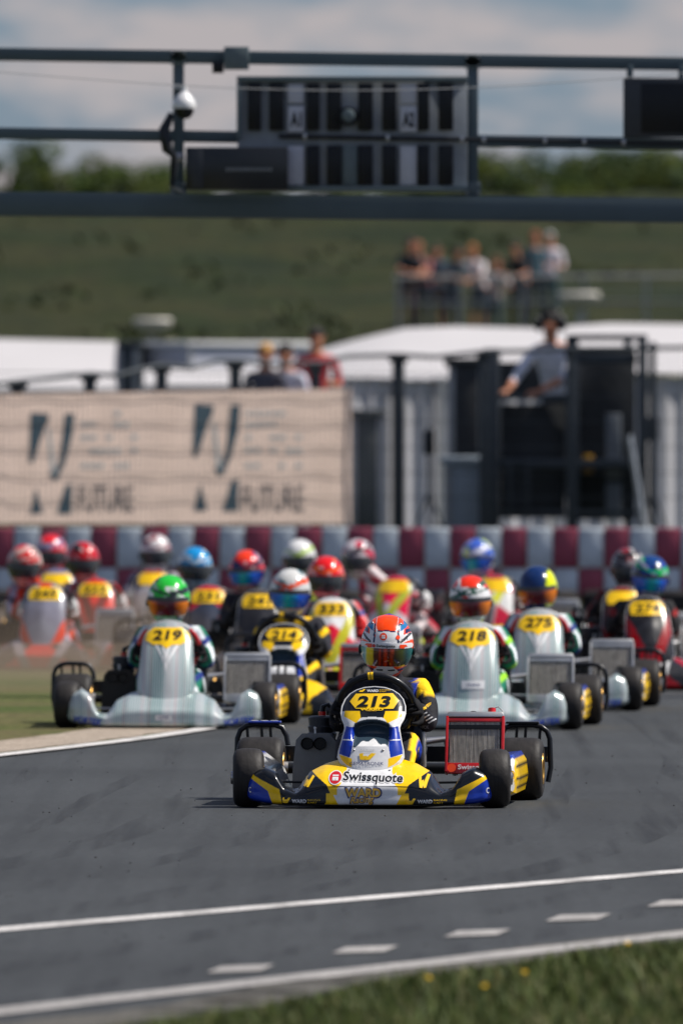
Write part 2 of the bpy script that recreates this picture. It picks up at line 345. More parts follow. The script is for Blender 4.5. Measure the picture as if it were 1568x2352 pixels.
def ground_mat(name, cols, s1, s2, bump=0.6, dist=0.05, rough=0.95, mapping=None):
    m = bpy.data.materials.new(name); m.use_nodes = True; t = m.node_tree; n = t.nodes; l = t.links; b = n['Principled BSDF']; b.inputs['Roughness'].default_value = rough; b.inputs['Specular IOR Level'].default_value = 0.2
    c = n.new('ShaderNodeTexCoord'); src = c.outputs['Object']
    if mapping:
        mpn = n.new('ShaderNodeMapping'); mpn.inputs['Scale'].default_value = mapping; l.new(src, mpn.inputs[0]); src = mpn.outputs[0]
    a = n.new('ShaderNodeTexNoise'); a.inputs['Scale'].default_value = s1; a.inputs['Detail'].default_value = 6; a.inputs['Roughness'].default_value = 0.6; l.new(src, a.inputs['Vector'])
    r = n.new('ShaderNodeValToRGB'); l.new(a.outputs[0], r.inputs[0]); e = r.color_ramp.elements
    while len(e) < len(cols): e.new(0.5)
    for i, col in enumerate(cols): e[i].position = 0.32 + 0.36 * i / (len(cols) - 1); e[i].color = (*col, 1)
    f = n.new('ShaderNodeTexNoise'); f.inputs['Scale'].default_value = s2; f.inputs['Detail'].default_value = 3; l.new(c.outputs['Object'], f.inputs['Vector'])
    mr = n.new('ShaderNodeMapRange'); l.new(f.outputs[0], mr.inputs[0]); mr.inputs[1].default_value = .3; mr.inputs[2].default_value = .7; mr.inputs[3].default_value = .6; mr.inputs[4].default_value = 1.4
    mx = n.new('ShaderNodeMix'); mx.data_type = 'RGBA'; mx.blend_type = 'MULTIPLY'; mx.inputs[0].default_value = 1; l.new(r.outputs[0], mx.inputs[6]); l.new(mr.outputs[0], mx.inputs[7]); l.new(mx.outputs[2], b.inputs['Base Color'])
    bp = n.new('ShaderNodeBump'); bp.inputs['Strength'].default_value = bump; bp.inputs['Distance'].default_value = dist; l.new(f.outputs[0], bp.inputs['Height']); l.new(bp.outputs[0], b.inputs['Normal'])
    return m
M_hill = ground_mat('meadow', [(.007, .014, .003), (.013, .021, .003), (.025, .027, .006), (.010, .017, .003)], .22, 3.0, .6, .2)
tag(link('ground', me, M_hill), kind='structure')

def asphalt():
    m = bpy.data.materials.new('asphalt'); m.use_nodes = True; t = m.node_tree; n = t.nodes; l = t.links; b = n['Principled BSDF']; b.inputs['Roughness'].default_value = 0.72; b.inputs['Specular IOR Level'].default_value = 0.35
    c = n.new('ShaderNodeTexCoord')
    def nz(scale, det, mapv=None, rot=0):
        src = c.outputs['Object']
        if mapv:
            q = n.new('ShaderNodeMapping'); q.inputs['Scale'].default_value = mapv; q.inputs['Rotation'].default_value = (0, 0, rot)
            q.vector_type = 'POINT'; l.new(src, q.inputs[0]); src = q.outputs[0]
        a = n.new('ShaderNodeTexNoise'); a.inputs['Scale'].default_value = scale; a.inputs['Detail'].default_value = det; l.new(src, a.inputs['Vector']); return a.outputs[0]
    def rng_(s, a, b_, lo, hi):
        r = n.new('ShaderNodeMapRange'); l.new(s, r.inputs[0])
        for i, v in enumerate((a, b_, lo, hi)): r.inputs[i + 1].default_value = v
        return r.outputs[0]
    def mul(a, b_):
        q = n.new('ShaderNodeMath'); q.operation = 'MULTIPLY'; l.new(a, q.inputs[0]); l.new(b_, q.inputs[1]); return q.outputs[0]
    grain = rng_(nz(170, 2), .3, .7, .45, 1.6)
    speck = rng_(nz(95, 1), .66, .74, 1.0, 2.6)
    patch = rng_(nz(.55, 4), .35, .65, .86, 1.12)
    skid = rng_(nz(1.0, 3, (3.2, .12, 1), R(24)), .40, .56, .88, 1.02)
    skid2 = rng_(nz(1.0, 2, (9, .10, 1), R(-14)), .42, .52, .90, 1.0)
    mid = rng_(nz(26, 8), .3, .7, .72, 1.30)
    v = mul(mul(mul(mul(grain, speck), mul(patch, skid)), skid2), mid)
    mx = n.new('ShaderNodeMix'); mx.data_type = 'RGBA'; mx.blend_type = 'MULTIPLY'; mx.inputs[0].default_value = 1; mx.inputs[6].default_value = (.0385, .0420, .0440, 1); l.new(v, mx.inputs[7]); l.new(mx.outputs[2], b.inputs['Base Color'])
    bp = n.new('ShaderNodeBump'); bp.inputs['Strength'].default_value = .5; bp.inputs['Distance'].default_value = .004; l.new(nz(150, 2), bp.inputs['Height']); l.new(bp.outputs[0], b.inputs['Normal'])
    return m
def sheet(name, pts, z, m):
    me = bpy.data.meshes.new(name); me.from_pydata([(p[0], p[1], z) for p in pts], [], [tuple(range(len(pts)))]); return tag(link(name, me, m), kind='structure')
sheet('track', [(-30, 10), (30, 10), (30, 102.3), (-30, 102.3)], 0, asphalt())
def smoothpts(P, n=12):
    P = [Vector((p[0], p[1], 0)) for p in P]; out_ = []
    for i in range(len(P) - 1):
        p0 = P[max(i - 1, 0)]; p1 = P[i]; p2 = P[i + 1]; p3 = P[min(i + 2, len(P) - 1)]
        for k in range(n):
            t = k / n; out_.append(.5 * ((2 * p1) + (p2 - p0) * t + (2 * p0 - 5 * p1 + 4 * p2 - p3) * t * t + (3 * p1 - p0 - 3 * p2 + p3) * t ** 3))
    return out_ + [P[-1]]
def strip(name, P, wd, z, m, jit=0.0):
    P = smoothpts(P); v = []
    for i, p in enumerate(P):
        t = (P[min(i + 1, len(P) - 1)] - P[max(i - 1, 0)]).normalized(); nn = Vector((t.y, -t.x, 0))
        a = wd / 2 + random.uniform(-jit, jit); b_ = wd / 2 + random.uniform(-jit, jit)
        v += [p + nn * a, p - nn * b_]
    me = npmesh(name, [(q.x, q.y, z) for q in v], [(2 * i, 2 * i + 1, 2 * i + 3, 2 * i + 2) for i in range(len(P) - 1)], False)
    return tag(link(name, me, m), kind='structure')
M_line = ground_mat('worn_white_paint', [(.30, .29, .28), (.62, .60, .58), (.70, .68, .66)], 3.0, 60, .2, .003, .7)
M_line2 = ground_mat('old_white_paint', [(.26, .25, .24), (.44, .42, .40)], 4.0, 50, .2, .003, .7)
M_faint = ground_mat('rubbed_out_paint', [(.10, .10, .10), (.14, .14, .136)], 6.0, 60, .2, .003, .8)
far = lambda a, b, k: (a[0] + (b[0] - a[0]) * k, a[1] + (b[1] - a[1]) * k)
def ln(p, q, k0=-1.5, k1=3):
    a, b = G(*p), G(*q); a = (a.x, a.y); b = (b.x, b.y); return [far(a, b, k0), a, b, far(a, b, k1)]
strip('edge_line', ln((0, 2138), (1568, 2003)), .135, .004, M_line, .004)
strip('outer_line', ln((0, 2326), (1568, 2148)), .16, .004, M_line2, .008)

for (x, y) in ((552, 2229), (838, 2185), (1095, 2147), (1328, 2111), (1562, 2077)):
    q = [G(x - 76, y + 9), G(x + 44, y + 5), G(x + 78, y - 9), G(x - 44, y - 5)]
    sheet('dash_marking', [(p.x, p.y) for p in q], .005, M_line2)
EDGE = [(-9, 36), (-4.6, 46), (-1.75, 57.6), (-.80, 62.2), (-.42, 66), (-.35, 70), (-.55, 74), (-1.5, 79), (-3.4, 84), (-8, 89), (-20, 93)]
strip('track_edge_line', EDGE, .12, .010, M_line)
ep = smoothpts(EDGE)
M_verge = ground_mat('dry_verge', [(.070, .090, .020), (.11, .095, .040), (.055, .080, .016), (.13, .10, .05)], .28, 14, .6, .03)
M_conc = ground_mat('pale_gravel_edge', [(.28, .23, .18), (.36, .30, .24), (.25, .21, .17)], 2.0, 40, .4, .01)
sheet('dirt_verge', [(p.x, p.y) for p in ep] + [(-40, 93), (-40, 36)], .003, M_verge)
strip('gravel_strip', [(p[0] - .28, p[1] + .55) for p in EDGE[:7]], .5, .006, M_conc, .03)
M_grassbase = ground_mat('turf_soil', [(.016, .024, .010), (.045, .050, .022), (.022, .036, .012)], 2.0, 30, .6, .03)
gl = [G(200, 2392), G(520, 2334), G(900, 2262), G(1300, 2204), G(1568, 2172), G(2400, 2080)]
sheet('grass_verge', [(p.x, p.y) for p in gl] + [(20, 60), (20, 10), (-12, 10), (-6, 26)], .006, M_grassbase)
# shoulder of grey tar between the outer line and the turf
M_shoulder = ground_mat('gritty_shoulder', [(.07, .068, .062), (.11, .105, .095), (.085, .08, .07)], 2.5, 60, .5, .01)
strip('shoulder', [(p.x - .10, p.y - .0) for p in [G(-900, 2460), G(0, 2378), G(520, 2322), G(900, 2250), G(1300, 2192), G(1568, 2160), G(2400, 2070)]], .36, .003, M_shoulder, .02)
# rubber marks and crumbs on the track
def skid_mat():
    m = bpy.data.materials.new('rubber_mark'); m.use_nodes = True; t = m.node_tree; n = t.nodes; l = t.links; b = n['Principled BSDF']; b.inputs['Base Color'].default_value = (.018, .018, .019, 1); b.inputs['Roughness'].default_value = .6
    c = n.new('ShaderNodeTexCoord'); q = n.new('ShaderNodeMapping'); q.inputs['Scale'].default_value = (9, .22, 1); l.new(c.outputs['Object'], q.inputs[0]); z_ = n.new('ShaderNodeTexNoise'); z_.inputs['Scale'].default_value = 1; z_.inputs['Detail'].default_value = 5; l.new(q.outputs[0], z_.inputs['Vector'])
    mr = n.new('ShaderNodeMapRange'); l.new(z_.outputs[0], mr.inputs[0]); mr.inputs[1].default_value = .45; mr.inputs[2].default_value = .70; mr.inputs[3].default_value = 0; mr.inputs[4].default_value = .28; l.new(mr.outputs[0], b.inputs['Alpha']); return m
M_skid = skid_mat()
for j, (off_, wd_) in enumerate(((-1.9, .16), (-1.35, .10), (-.9, .20), (-.35, .14), (.3, .22), (.75, .12), (1.25, .2), (1.8, .14), (2.3, .2))):
    strip('rubber_mark', [(off_ - 3.6 + .1 * j, 33), (off_ - 1.2, 40), (off_ - .1, 46), (off_ + .25, 52), (off_ + .5, 60), (off_ + .2, 72), (off_ - .8, 84)], wd_, .0014 + j * .0002, M_skid, .01)
b = MB()
for j in range(170):
    y = random.uniform(35, 60); x = random.uniform(-1.6, 2.0) * y / 50; r_ = random.uniform(.0012, .0038); b.ell((x, y, r_ * .6), (r_ * random.uniform(.8, 2), r_, r_ * .7), 5, 4)
tag(b.build('rubber_debris', M_rubber), 'tiny black rubber crumbs scattered on the asphalt', 'debris', kind='stuff')
# grass blades on the near verge
def grass(name, n, sampler, h0, h1, wdt, m, label):
    P = sampler(n); n = len(P); h = rng.uniform(h0, h1, n) * P[:, 3]; a = rng.uniform(0, 2 * np.pi, n); le = rng.uniform(.1, .7, n); dx = np.cos(a); dy = np.sin(a); b = a + rng.normal(1.57, .4, n)
    base = P[:, :3]; wx = np.cos(b) * wdt; wy = np.sin(b) * wdt; V = np.zeros((n, 5, 3))
    V[:, 0] = base - np.stack([wx, wy, wx * 0], 1); V[:, 1] = base + np.stack([wx, wy, wx * 0], 1)
    mid = base + np.stack([dx * h * le * .35, dy * h * le * .35, h * .6], 1); V[:, 2] = mid - .7 * np.stack([wx, wy, wx * 0], 1); V[:, 3] = mid + .7 * np.stack([wx, wy, wx * 0], 1)
    V[:, 4] = base + np.stack([dx * h * le, dy * h * le, h], 1)
    i = np.arange(n)[:, None] * 5; F = np.concatenate([i + [0, 1, 3], i + [0, 3, 2], i + [2, 3, 4]], 0)
    me = npmesh(name, V.reshape(-1, 3), F, True); c = np.array([[.07, .105, .016], [.10, .125, .022], [.20, .17, .065], [.045, .07, .015]])[rng.choice(4, n, p=[.4, .3, .12, .18])] * rng.uniform(.7, 1.3, (n, 1))
    paint(me, np.repeat(c, 5, 0)); return tag(link(name, me, m), label, 'grass', kind='stuff')
M_blade = mat('grass_blade', None, rough=0.6, attr=True, var=.1, spec=.3)
pgl = np.array([(p.x, p.y) for p in gl])
def s_near(n):
    x = rng.uniform(-1.5, 3.2, n); y = rng.uniform(30, 43, n); ed = np.interp(x, pgl[:, 0], pgl[:, 1]); dd = ed - y + rng.normal(0, .10, n) + .12 * np.sin(x * 9) ; k = dd > 0
    f = np.clip(dd[k] / .9, .25, 1) ; return np.stack([x[k], y[k], np.full(k.sum(), .006), f], 1)
grass('grass', 210000, s_near, .025, .085, .0028, M_blade, 'short green turf on the near verge in front of the track')
fs = flat('dandelion_petals', srgb(250, 205, 20), rough=.7); gs = flat('stalk_green', (.05, .09, .02), rough=.7)
for i, (x, y, lb) in enumerate(((1110, 2325, 'yellow dandelion lowest in the turf, nearest the bottom edge'), (1440, 2222, 'yellow dandelion at the right end of the near turf'), (1205, 2292, 'yellow dandelion between the lowest one and the asphalt edge'), (985, 2305, 'yellow dandelion farthest left in the near turf'))):
    p = G(x, y + 12); d = empty('dandelion', p, i * 1.1, label=lb, cat='flower', group='dandelions in the near turf')
    MB().tube([(0, 0, 0), (.004, 0, .05), (.002, 0, .085)], .0018, 5).build('stem', gs, d)
    b = MB()
    for k in range(14):
        q = k * 2.399; r_ = .0115; b.add([(0.002 + .003 * math.cos(q - .4), .003 * math.sin(q - .4), .085), (.002 + .003 * math.cos(q + .4), .003 * math.sin(q + .4), .085), (.002 + r_ * math.cos(q), r_ * math.sin(q), .092 + .004 * (k % 3))], [(0, 1, 2)])
    b.ell((.002, 0, .088), (.009, .009, .006), 8, 5).build('flower_head', fs, d)

# ------------------------------------------------------------------ KART
def interp_keys(xk, P, xq, sm=3.0):
    P = np.array(P); o = np.zeros((len(xq), P.shape[1], 2))
    for i in range(P.shape[1]):
        for c in range(2): o[:, i, c] = np.interp(xq, xk, P[:, i, c])
    return o
FK = [0, .12, .20, .27, .32, .37, .41, .46, .51, .536, .545]
FP = [
 [(.05, .012), (.0, .022), (.0, .06), (.008, .100), (.05, .125), (.13, .175), (.24, .222), (.27, .20)],
 [(.05, .012), (.004, .022), (.004, .06), (.012, .100), (.05, .125), (.13, .172), (.24, .218), (.27, .19)],
 [(.06, .012), (.012, .022), (.012, .06), (.02, .095), (.055, .125), (.13, .165), (.24, .195), (.26, .16)],
 [(.07, .012), (.02, .024), (.02, .055), (.03, .080), (.055, .105), (.11, .135), (.20, .158), (.22, .12)],
 [(.08, .012), (.03, .024), (.03, .045), (.034, .058), (.05, .066), (.10, .070), (.17, .085), (.20, .07)],
 [(.09, .012), (.04, .026), (.043, .05), (.045, .068), (.06, .084), (.10, .088), (.16, .085), (.18, .07)],
 [(.10, .015), (.05, .028), (.05, .065), (.052, .105), (.07, .142), (.11, .158), (.17, .152), (.19, .12)],
 [(.11, .020), (.062, .032), (.06, .070), (.065, .120), (.082, .163), (.12, .180), (.19, .180), (.21, .14)],
 [(.13, .028), (.085, .042), (.08, .075), (.082, .110), (.098, .142), (.135, .164), (.20, .166), (.22, .13)],
 [(.15, .038), (.115, .050), (.11, .080), (.112, .108), (.125, .130), (.15, .142), (.19, .142), (.21, .12)],
 [(.16, .055), (.145, .065), (.14, .085), (.14, .105), (.145, .118), (.16, .125), (.18, .125), (.19, .11)]]
def fairing_mesh(N_, M_):
    x = np.linspace(-.545, .545, N_); k = interp_keys(FK, FP, np.abs(x))
    ker = np.exp(-np.linspace(-2, 2, 9) ** 2); ker /= ker.sum(); hw = max(1, int(.018 / (1.09 / N_)))
    ker = np.exp(-(np.linspace(-2, 2, 2 * hw + 1)) ** 2); ker /= ker.sum()
    kp = np.pad(k, ((hw, hw), (0, 0), (0, 0)), mode='edge'); k = np.stack([np.stack([np.convolve(kp[:, i, c], ker, 'valid') for c in range(2)], -1) for i in range(k.shape[1])], 1)
    t = np.linspace(0, 7, M_); out_ = np.zeros((N_, M_, 2))
    for j, tt in enumerate(t):
        i = min(int(tt), 6); f = tt - i; p0 = k[:, max(i - 1, 0)]; p1 = k[:, i]; p2 = k[:, i + 1]; p3 = k[:, min(i + 2, 7)]
        out_[:, j] = .5 * (2 * p1 + (p2 - p0) * f + (2 * p0 - 5 * p1 + 4 * p2 - p3) * f * f + (3 * p1 - p0 - 3 * p2 + p3) * f ** 3)
    back = out_[:, -1:].copy(); back[..., 1] = .03; V = np.concatenate([out_, back], 1); m = M_ + 1
    V3 = np.concatenate([np.broadcast_to(x[:, None, None], (N_, m, 1)), V], -1).reshape(-1, 3)
    F = gridfaces(N_, m, True); me = npmesh('front_fairing', V3, F, True, 45)
    bm = bmesh.new(); bm.from_mesh(me); bm.verts.ensure_lookup_table()
    for s in (0, N_ - 1): bm.faces.new([bm.verts[s * m + q] for q in range(m)])
    bmesh.ops.recalc_face_normals(bm, faces=bm.faces[:]); bm.to_mesh(me); bm.free(); me.polygons.foreach_set('use_smooth', [True] * len(me.polygons)); me.set_sharp_from_angle(angle=R(50)); return me
HN = [(.167, 0), (.170, .055), (.178, .085), (.192, .112), (.212, .134), (.235, .146), (.262, .143), (.30, .133), (.34, .124), (.362, .120), (.378, .124), (.40, .136), (.425, .142), (.455, .140), (.485, .128), (.508, .108), (.525, .080), (.536, .045), (.540, 0)]
SN = [(.165, 0), (.169, .07), (.178, .108), (.195, .138), (.22, .154), (.26, .158), (.32, .152), (.38, .145), (.44, .141), (.49, .136), (.525, .125), (.555, .105), (.578, .078), (.592, .045), (.598, 0)]
def nassau_mesh(kind, n, mrow):
    tab = HN if kind == 'ward' else SN; z0, z1 = tab[0][0], tab[-1][0]
    tt = np.linspace(0, math.pi, mrow); z = z0 + (z1 - z0) * (1 - np.cos(tt)) / 2; wz = np.interp(z, [a[0] for a in tab], [a[1] for a in tab])
    u = np.linspace(-1, 1, n); U, Zm = np.meshgrid(u, z, indexing='ij'); X_ = U * wz[None, :]
    f = (Zm - z0) / (z1 - z0); Yc = .11 + .28 * f + .03 * np.sin(f * 3.14) * -1
    Yg = Yc + 1.6 * X_ ** 2 + .02 * np.abs(U) ** 8; Zo = -.012
    if kind == 'ward':                                            # recessed scoop with an arched upper lip
        top = .388 - 3.2 * X_ ** 2; inside = 1 / (1 + np.exp(-(top - Zm) / .0035)); sides = 1 / (1 + np.exp(-(.078 - np.abs(X_)) / .006)); fade = np.clip((Zm - .285) / .05, 0, 1) ** .8
        Yg = Yg + .060 * inside * sides * fade
    else: Yg = Yg - .018 * np.exp(-(X_ / .05) ** 2) * np.clip((f - .1) * 2, 0, 1) * np.clip((1 - f) * 2.2, 0, 1)
    fr = np.stack([X_, Yg, Zm + Zo], -1).reshape(-1, 3); bk = fr + np.array([0, .008, 0]); F = gridfaces(n, mrow); q = n * mrow
    V = np.concatenate([fr, bk]); F2 = F[:, ::-1] + q; rim = []
    for j in range(mrow - 1): rim += [(j, j + 1, q + j + 1, q + j), ((n - 1) * mrow + j + 1, (n - 1) * mrow + j, q + (n - 1) * mrow + j, q + (n - 1) * mrow + j + 1)]
    me = npmesh('nassau_panel', V, np.concatenate([F, F2, np.array(rim)]), True, 50); edge = [Vector(fr[j]) for j in range(mrow)] + [Vector(fr[(n - 1) * mrow + j]) for j in range(mrow - 2, 0, -1)]
    return me, edge
def mask(C, k, col): C[k] = col
def P1n(pts): return [((x - 692) / 1034 - .084 * (.11 + .27 * ((935 - y) / 1034 - .167) / .373), (935 - y) / 1034) for x, y in pts]
def P1(pts): return [((x - 692) / 1034, (935 - y) / 1034) for x, y in pts]
def ward_fairing(v):
    x, y, z = v.T; a = np.abs(x); C = np.tile(BLK, (len(x), 1)).astype(float)
    mask(C, inpoly(a, z, [(0, 0), (.20, 0), (.182, .03), (.182, .068), (.163, .068), (.18, .105), (.262, .165), (.30, .30), (0, .30)]), YEL)
    mask(C, inpoly(a, z, [(0, 0), (.125, 0), (.125, .014), (.150, .062), (.133, .062), (.133, .092), (.118, .11), (.12, .13), (.10, .16), (.10, .3), (0, .3)]), WHT)
    mask(C, inpoly(a, z, [(.375, 0), (.415, .0), (.445, .078), (.517, .128), (.535, .15), (.515, .152), (.505, .142), (.392, .085)]), YEL)
    mask(C, inpoly(a, z, [(.415, 0), (.60, 0), (.60, .15), (.534, .143), (.517, .127), (.443, .075)]), BLU)
    mask(C, (z < .019) & (a < .5), (.30, .30, .29)); mask(C, (a > .528) & (z > .125) & (z < .15), WHT); return C
def ward_nassau(v):
    x, y, z = v.T; a = np.abs(x); C = np.tile(WHT, (len(x), 1)).astype(float)
    mask(C, inpoly(a, z, [(.0, .60), (.2, .60), (.2, .43), (.12, .42), (.068, .42), (.052, .395), (0, .400)]), BLK)
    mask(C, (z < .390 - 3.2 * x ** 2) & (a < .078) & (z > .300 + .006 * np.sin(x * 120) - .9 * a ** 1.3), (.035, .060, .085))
    mask(C, inpoly(a, z, [(.057, .425), (.125, .425), (.128, .40), (.070, .372), (.050, .395)]), YEL)
    mask(C, inpoly(a, z, [(.076, .355), (.2, .36), (.2, .255), (.090, .222), (.080, .27)]), BLU)
    mask(C, inpoly(a, z, [(.080, .218), (.2, .252), (.2, .12), (.080, .12)]), YEL)
    mask(C, inpoly(a, z, [(.083, .30), (.15, .302), (.15, .2985), (.083, .2965)]), WHT)
    mask(C, (np.abs(v[:, 0]) > np.interp(z, [q[0] for q in HN], [q[1] for q in HN]) - .005) & (z < .42), WHT); return C
def generic_paint(c1, c2, c3, seed):
    def f(v):
        x, y, z = v.T; a = np.abs(x); C = np.tile(c1, (len(x), 1)).astype(float); s = seed * 1.3
        mask(C, np.sin(a * 13 + z * 17 + s) > .35, c2); mask(C, np.sin(a * 23 - z * 11 + s * 2) > .72, c3); return C
    return f
def repaint(me, fn):
    me = me.copy(); paint(me, fn(coords(me))); return me
def tyre_mesh(wd, r):
    h = wd / 2; pr = [(-h + .012, r * .48), (-h + .002, r * .56), (-h - .004, r * .72), (-h + .002, r * .87), (-h + .014, r * .96), (-h + .032, r * .99), (-h * .4, r), (0, r * 1.003), (h * .4, r), (h - .032, r * .99), (h - .014, r * .96), (h - .002, r * .87), (h + .004, r * .72), (h - .002, r * .56), (h - .012, r * .48)]
    return MB().lathe(pr, n=48).mesh('tyre', smooth=60)
def rim_mesh(wd, r):
    h = wd / 2; b = MB(); b.lathe([(-h - .004, r * .36), (-h - .004, r * .50), (-h + .004, r * .53), (h - .004, r * .53), (h + .004, r * .50), (h + .004, r * .36), (h - .03, r * .30), (-h + .03, r * .30)], n=32)
    return b.mesh('rim', smooth=40)
def hub_mesh(wd, r):
    b = MB(); b.lathe([(-wd * .62, .012), (-wd * .60, .028), (-wd * .25, .034), (wd * .3, .034), (wd * .42, .02), (wd * .45, .004)], n=16)
    for k in range(3): q = k * 2.094; b.lathe([(-wd * .5, .007), (wd * .44, .007)], c=(0, .042 * math.cos(q), .042 * math.sin(q)), n=8)
    return b.mesh('hub', smooth=40)
PLATE_W = [(x, z) for x, z in P1n([(612, 455), (640, 420), (808, 418), (836, 450), (812, 487), (640, 487)])]
def kart(px, d, yaw, livery, num, label, hero=False, cols=None, plate=None, seed=0, fcols=None):
    root = empty('racing_kart', ((px - 784) / K * d, d, 0), -R(yaw), label=label, cat='kart', group='racing karts in the corner')
    hi = hero
    # bodywork
    base = cached(('fair', hi), lambda: fairing_mesh(*((561, 150) if hi else (121, 36))))
    sil = livery == 'silver'; ward = livery == 'ward'
    if ward: fm = cached(('fairw', hi), lambda: repaint(base, ward_fairing))
    elif sil:
        def tall():
            m_ = base.copy(); v_ = coords(m_).copy(); a_ = np.abs(v_[:, 0]); v_[:, 2] *= 1 + .20 * np.clip((a_ - .36) / .06, 0, 1); m_.vertices.foreach_set('co', v_.ravel()); m_.update(); return m_
        fm = cached('fairs', tall)
    else: fm = repaint(base, generic_paint(*(fcols or cols), seed))
    bm_ = M_silver if sil else M_vc
    fo = link('front_fairing', fm, bm_, root)
    nb, edge = cached(('nas', ward, hi), lambda: nassau_mesh('ward' if ward else 'silver', *((191, 220) if hi else (41, 60))))
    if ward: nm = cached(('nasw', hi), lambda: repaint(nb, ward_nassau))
    elif sil: nm = cached('nass', lambda: nb.copy())
    else: nm = repaint(nb, generic_paint(*cols, seed + 3))
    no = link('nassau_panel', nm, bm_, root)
    MB().tube(edge, .0035, 6, closed=True).build('edge_trim', M_white if ward else M_grey, no)
    fb = cached(('bf', hi), lambda: BVHTree.FromPolygons([v.co.copy() for v in base.vertices], [tuple(p.vertices) for p in base.polygons]))
    nbv = cached(('bn', ward, hi), lambda: BVHTree.FromPolygons([v.co.copy() for v in nb.vertices], [tuple(p.vertices) for p in nb.polygons]))
    # number plate
    if ward: pl = PLATE_W; bx = (-.050, .437, .118, .487)
    elif plate == 'box': pl = [(-.105, .47), (.105, .47), (.11, .50), (.105, .555), (-.105, .555), (-.11, .50)]; bx = (-.08, .485, .08, .54)
    else: pl = [(-.125, .485), (-.10, .475), (-.075, .46), (-.035, .463), (0, .44), (.035, .463), (.075, .46), (.10, .475), (.125, .49), (.108, .505), (.115, .53), (.09, .54), (.08, .555), (-.075, .555), (-.095, .54), (-.112, .53)]; bx = (-.08, .485, .08, .54)
    po = poly_on(pl, M_yel, no, nbv, .003, 'number_plate')
    if num: text_on(num, bx if not ward else (-.072, .440, .076, .488), M_ink, no, nbv, bold=.035 if hero else .03, shear=.12, off=.006, name='number', sx=1.0)
    if hero:
        # lettering and marks on the leading kart's bodywork
        poly_on(wlogo(*P1n([(652, 412)])[0], *P1n([(684, 399)])[0]), M_yel, no, nbv, .003, 'emblem')
        text_on('WARD', (*P1n([(690, 412)])[0], *P1n([(744, 401)])[0]), M_white, no, nbv, bold=.03)
        text_on('RACING', (*P1n([(748, 405)])[0], *P1n([(797, 401)])[0]), M_yel, no, nbv); text_on('KART', (*P1n([(748, 412)])[0], *P1n([(778, 408)])[0]), M_yel, no, nbv)
        text_on('WARD', (*P1n([(660, 495)])[0], *P1n([(768, 486)])[0]), M_yel, no, nbv, bold=.04, off=.004)
        text_on('Racing', (*P1n([(690, 500)])[0], *P1n([(740, 493)])[0]), M_dyel, no, nbv, bold=.02, shear=.3, off=.005)
        text_on('ALL ROAD', (*P1n([(660, 674)])[0], *P1n([(728, 668)])[0]), M_grey, no, nbv)
        text_on('MANAGEMENT', (*P1n([(664, 681)])[0], *P1n([(724, 677)])[0]), M_grey, no, nbv)
        poly_on(wlogo(*P1n([(655, 716)])[0], *P1n([(733, 685)])[0]), M_yel, no, nbv, .003, 'emblem')
        text_on('GEMATRONIK', (*P1n([(612, 740)])[0], *P1n([(767, 725)])[0]), M_nav, no, nbv, off=.004)
        for x in (632, 765):
            p = P1n([(x, 672)])[0]; h = nbv.ray_cast(Vector((p[0], -1, p[1])), Vector((0, 1, 0)))[0]; MB().ell((h.x, h.y - .002, h.z), (.006, .004, .006), 10, 6).build('rivet', M_steel, no)
        # Swissquote sticker
        v, f = textmesh('Swissquote', .07); x0, z0 = P1([(578, 824)])[0]; x1, z1 = P1([(850, 772)])[0]
        text_on('Swissquote', (x0 - .004, z0 - .004, x1 + .004, z1 + .004), M_white, fo, fb, bold=.09, off=.003, rot=-.03, name='sticker_outline')
        text_on('Swissquote', (x0, z0, x1, z1), M_ink, fo, fb, bold=.015, off=.005, rot=-.03)
        roundel(*P1([(542, 795)])[0], .0265, fo, fb)
        text_on('WARD', (*P1([(586, 886)])[0], *P1([(760, 836)])[0]), M_nav, fo, fb, bold=.07, off=.003, name='lettering_outline')
        text_on('WARD', (*P1([(592, 881)])[0], *P1([(754, 841)])[0]), M_dyel, fo, fb, bold=.045, off=.0045)
        text_on('Racing', (*P1([(610, 917)])[0], *P1([(728, 874)])[0]), M_nav, fo, fb, bold=.06, shear=.3, off=.006, rot=.06, name='lettering_outline')
        text_on('Racing', (*P1([(615, 914)])[0], *P1([(723, 878)])[0]), M_dyel, fo, fb, bold=.015, shear=.3, off=.0075, rot=.06)
        for (lx, lz, rx, rz, ro) in ((398, 838, 442, 782, -.15), (922, 840, 972, 780, .12), (302, 908, 340, 884, 0), (872, 912, 912, 886, 0)):
            poly_on(wlogo(*P1([(lx, lz)])[0], *P1([(rx, rz)])[0], ro), M_yel, fo, fb, .003, 'emblem')
        for x0_ in (346, 920):
            text_on('WARD', (*P1([(x0_, 908)])[0], *P1([(x0_ + 67, 892)])[0]), M_white, fo, fb, bold=.03)
            text_on('RACING', (*P1([(x0_ + 73, 898)])[0], *P1([(x0_ + 132, 891)])[0]), M_yel, fo, fb); text_on('KART', (*P1([(x0_ + 73, 909)])[0], *P1([(x0_ + 116, 902)])[0]), M_yel, fo, fb)
        for x0_ in (143, 1227): text_on('C', (*P1([(x0_, 864)])[0], *P1([(x0_ + 13, 838)])[0]), M_white, fo, fb, bold=.02)
        MB().tube([(x / 100, np.interp(abs(x / 100), FK, [p[3][0] for p in FP]) - .0005, np.interp(abs(x / 100), FK, [p[3][1] for p in FP]) - .001 + .008 * (abs(x) / 26) ** 2) for x in range(-26, 27, 2)], .0011, 5).build('panel_seam', M_ink, fo)
    elif sil:
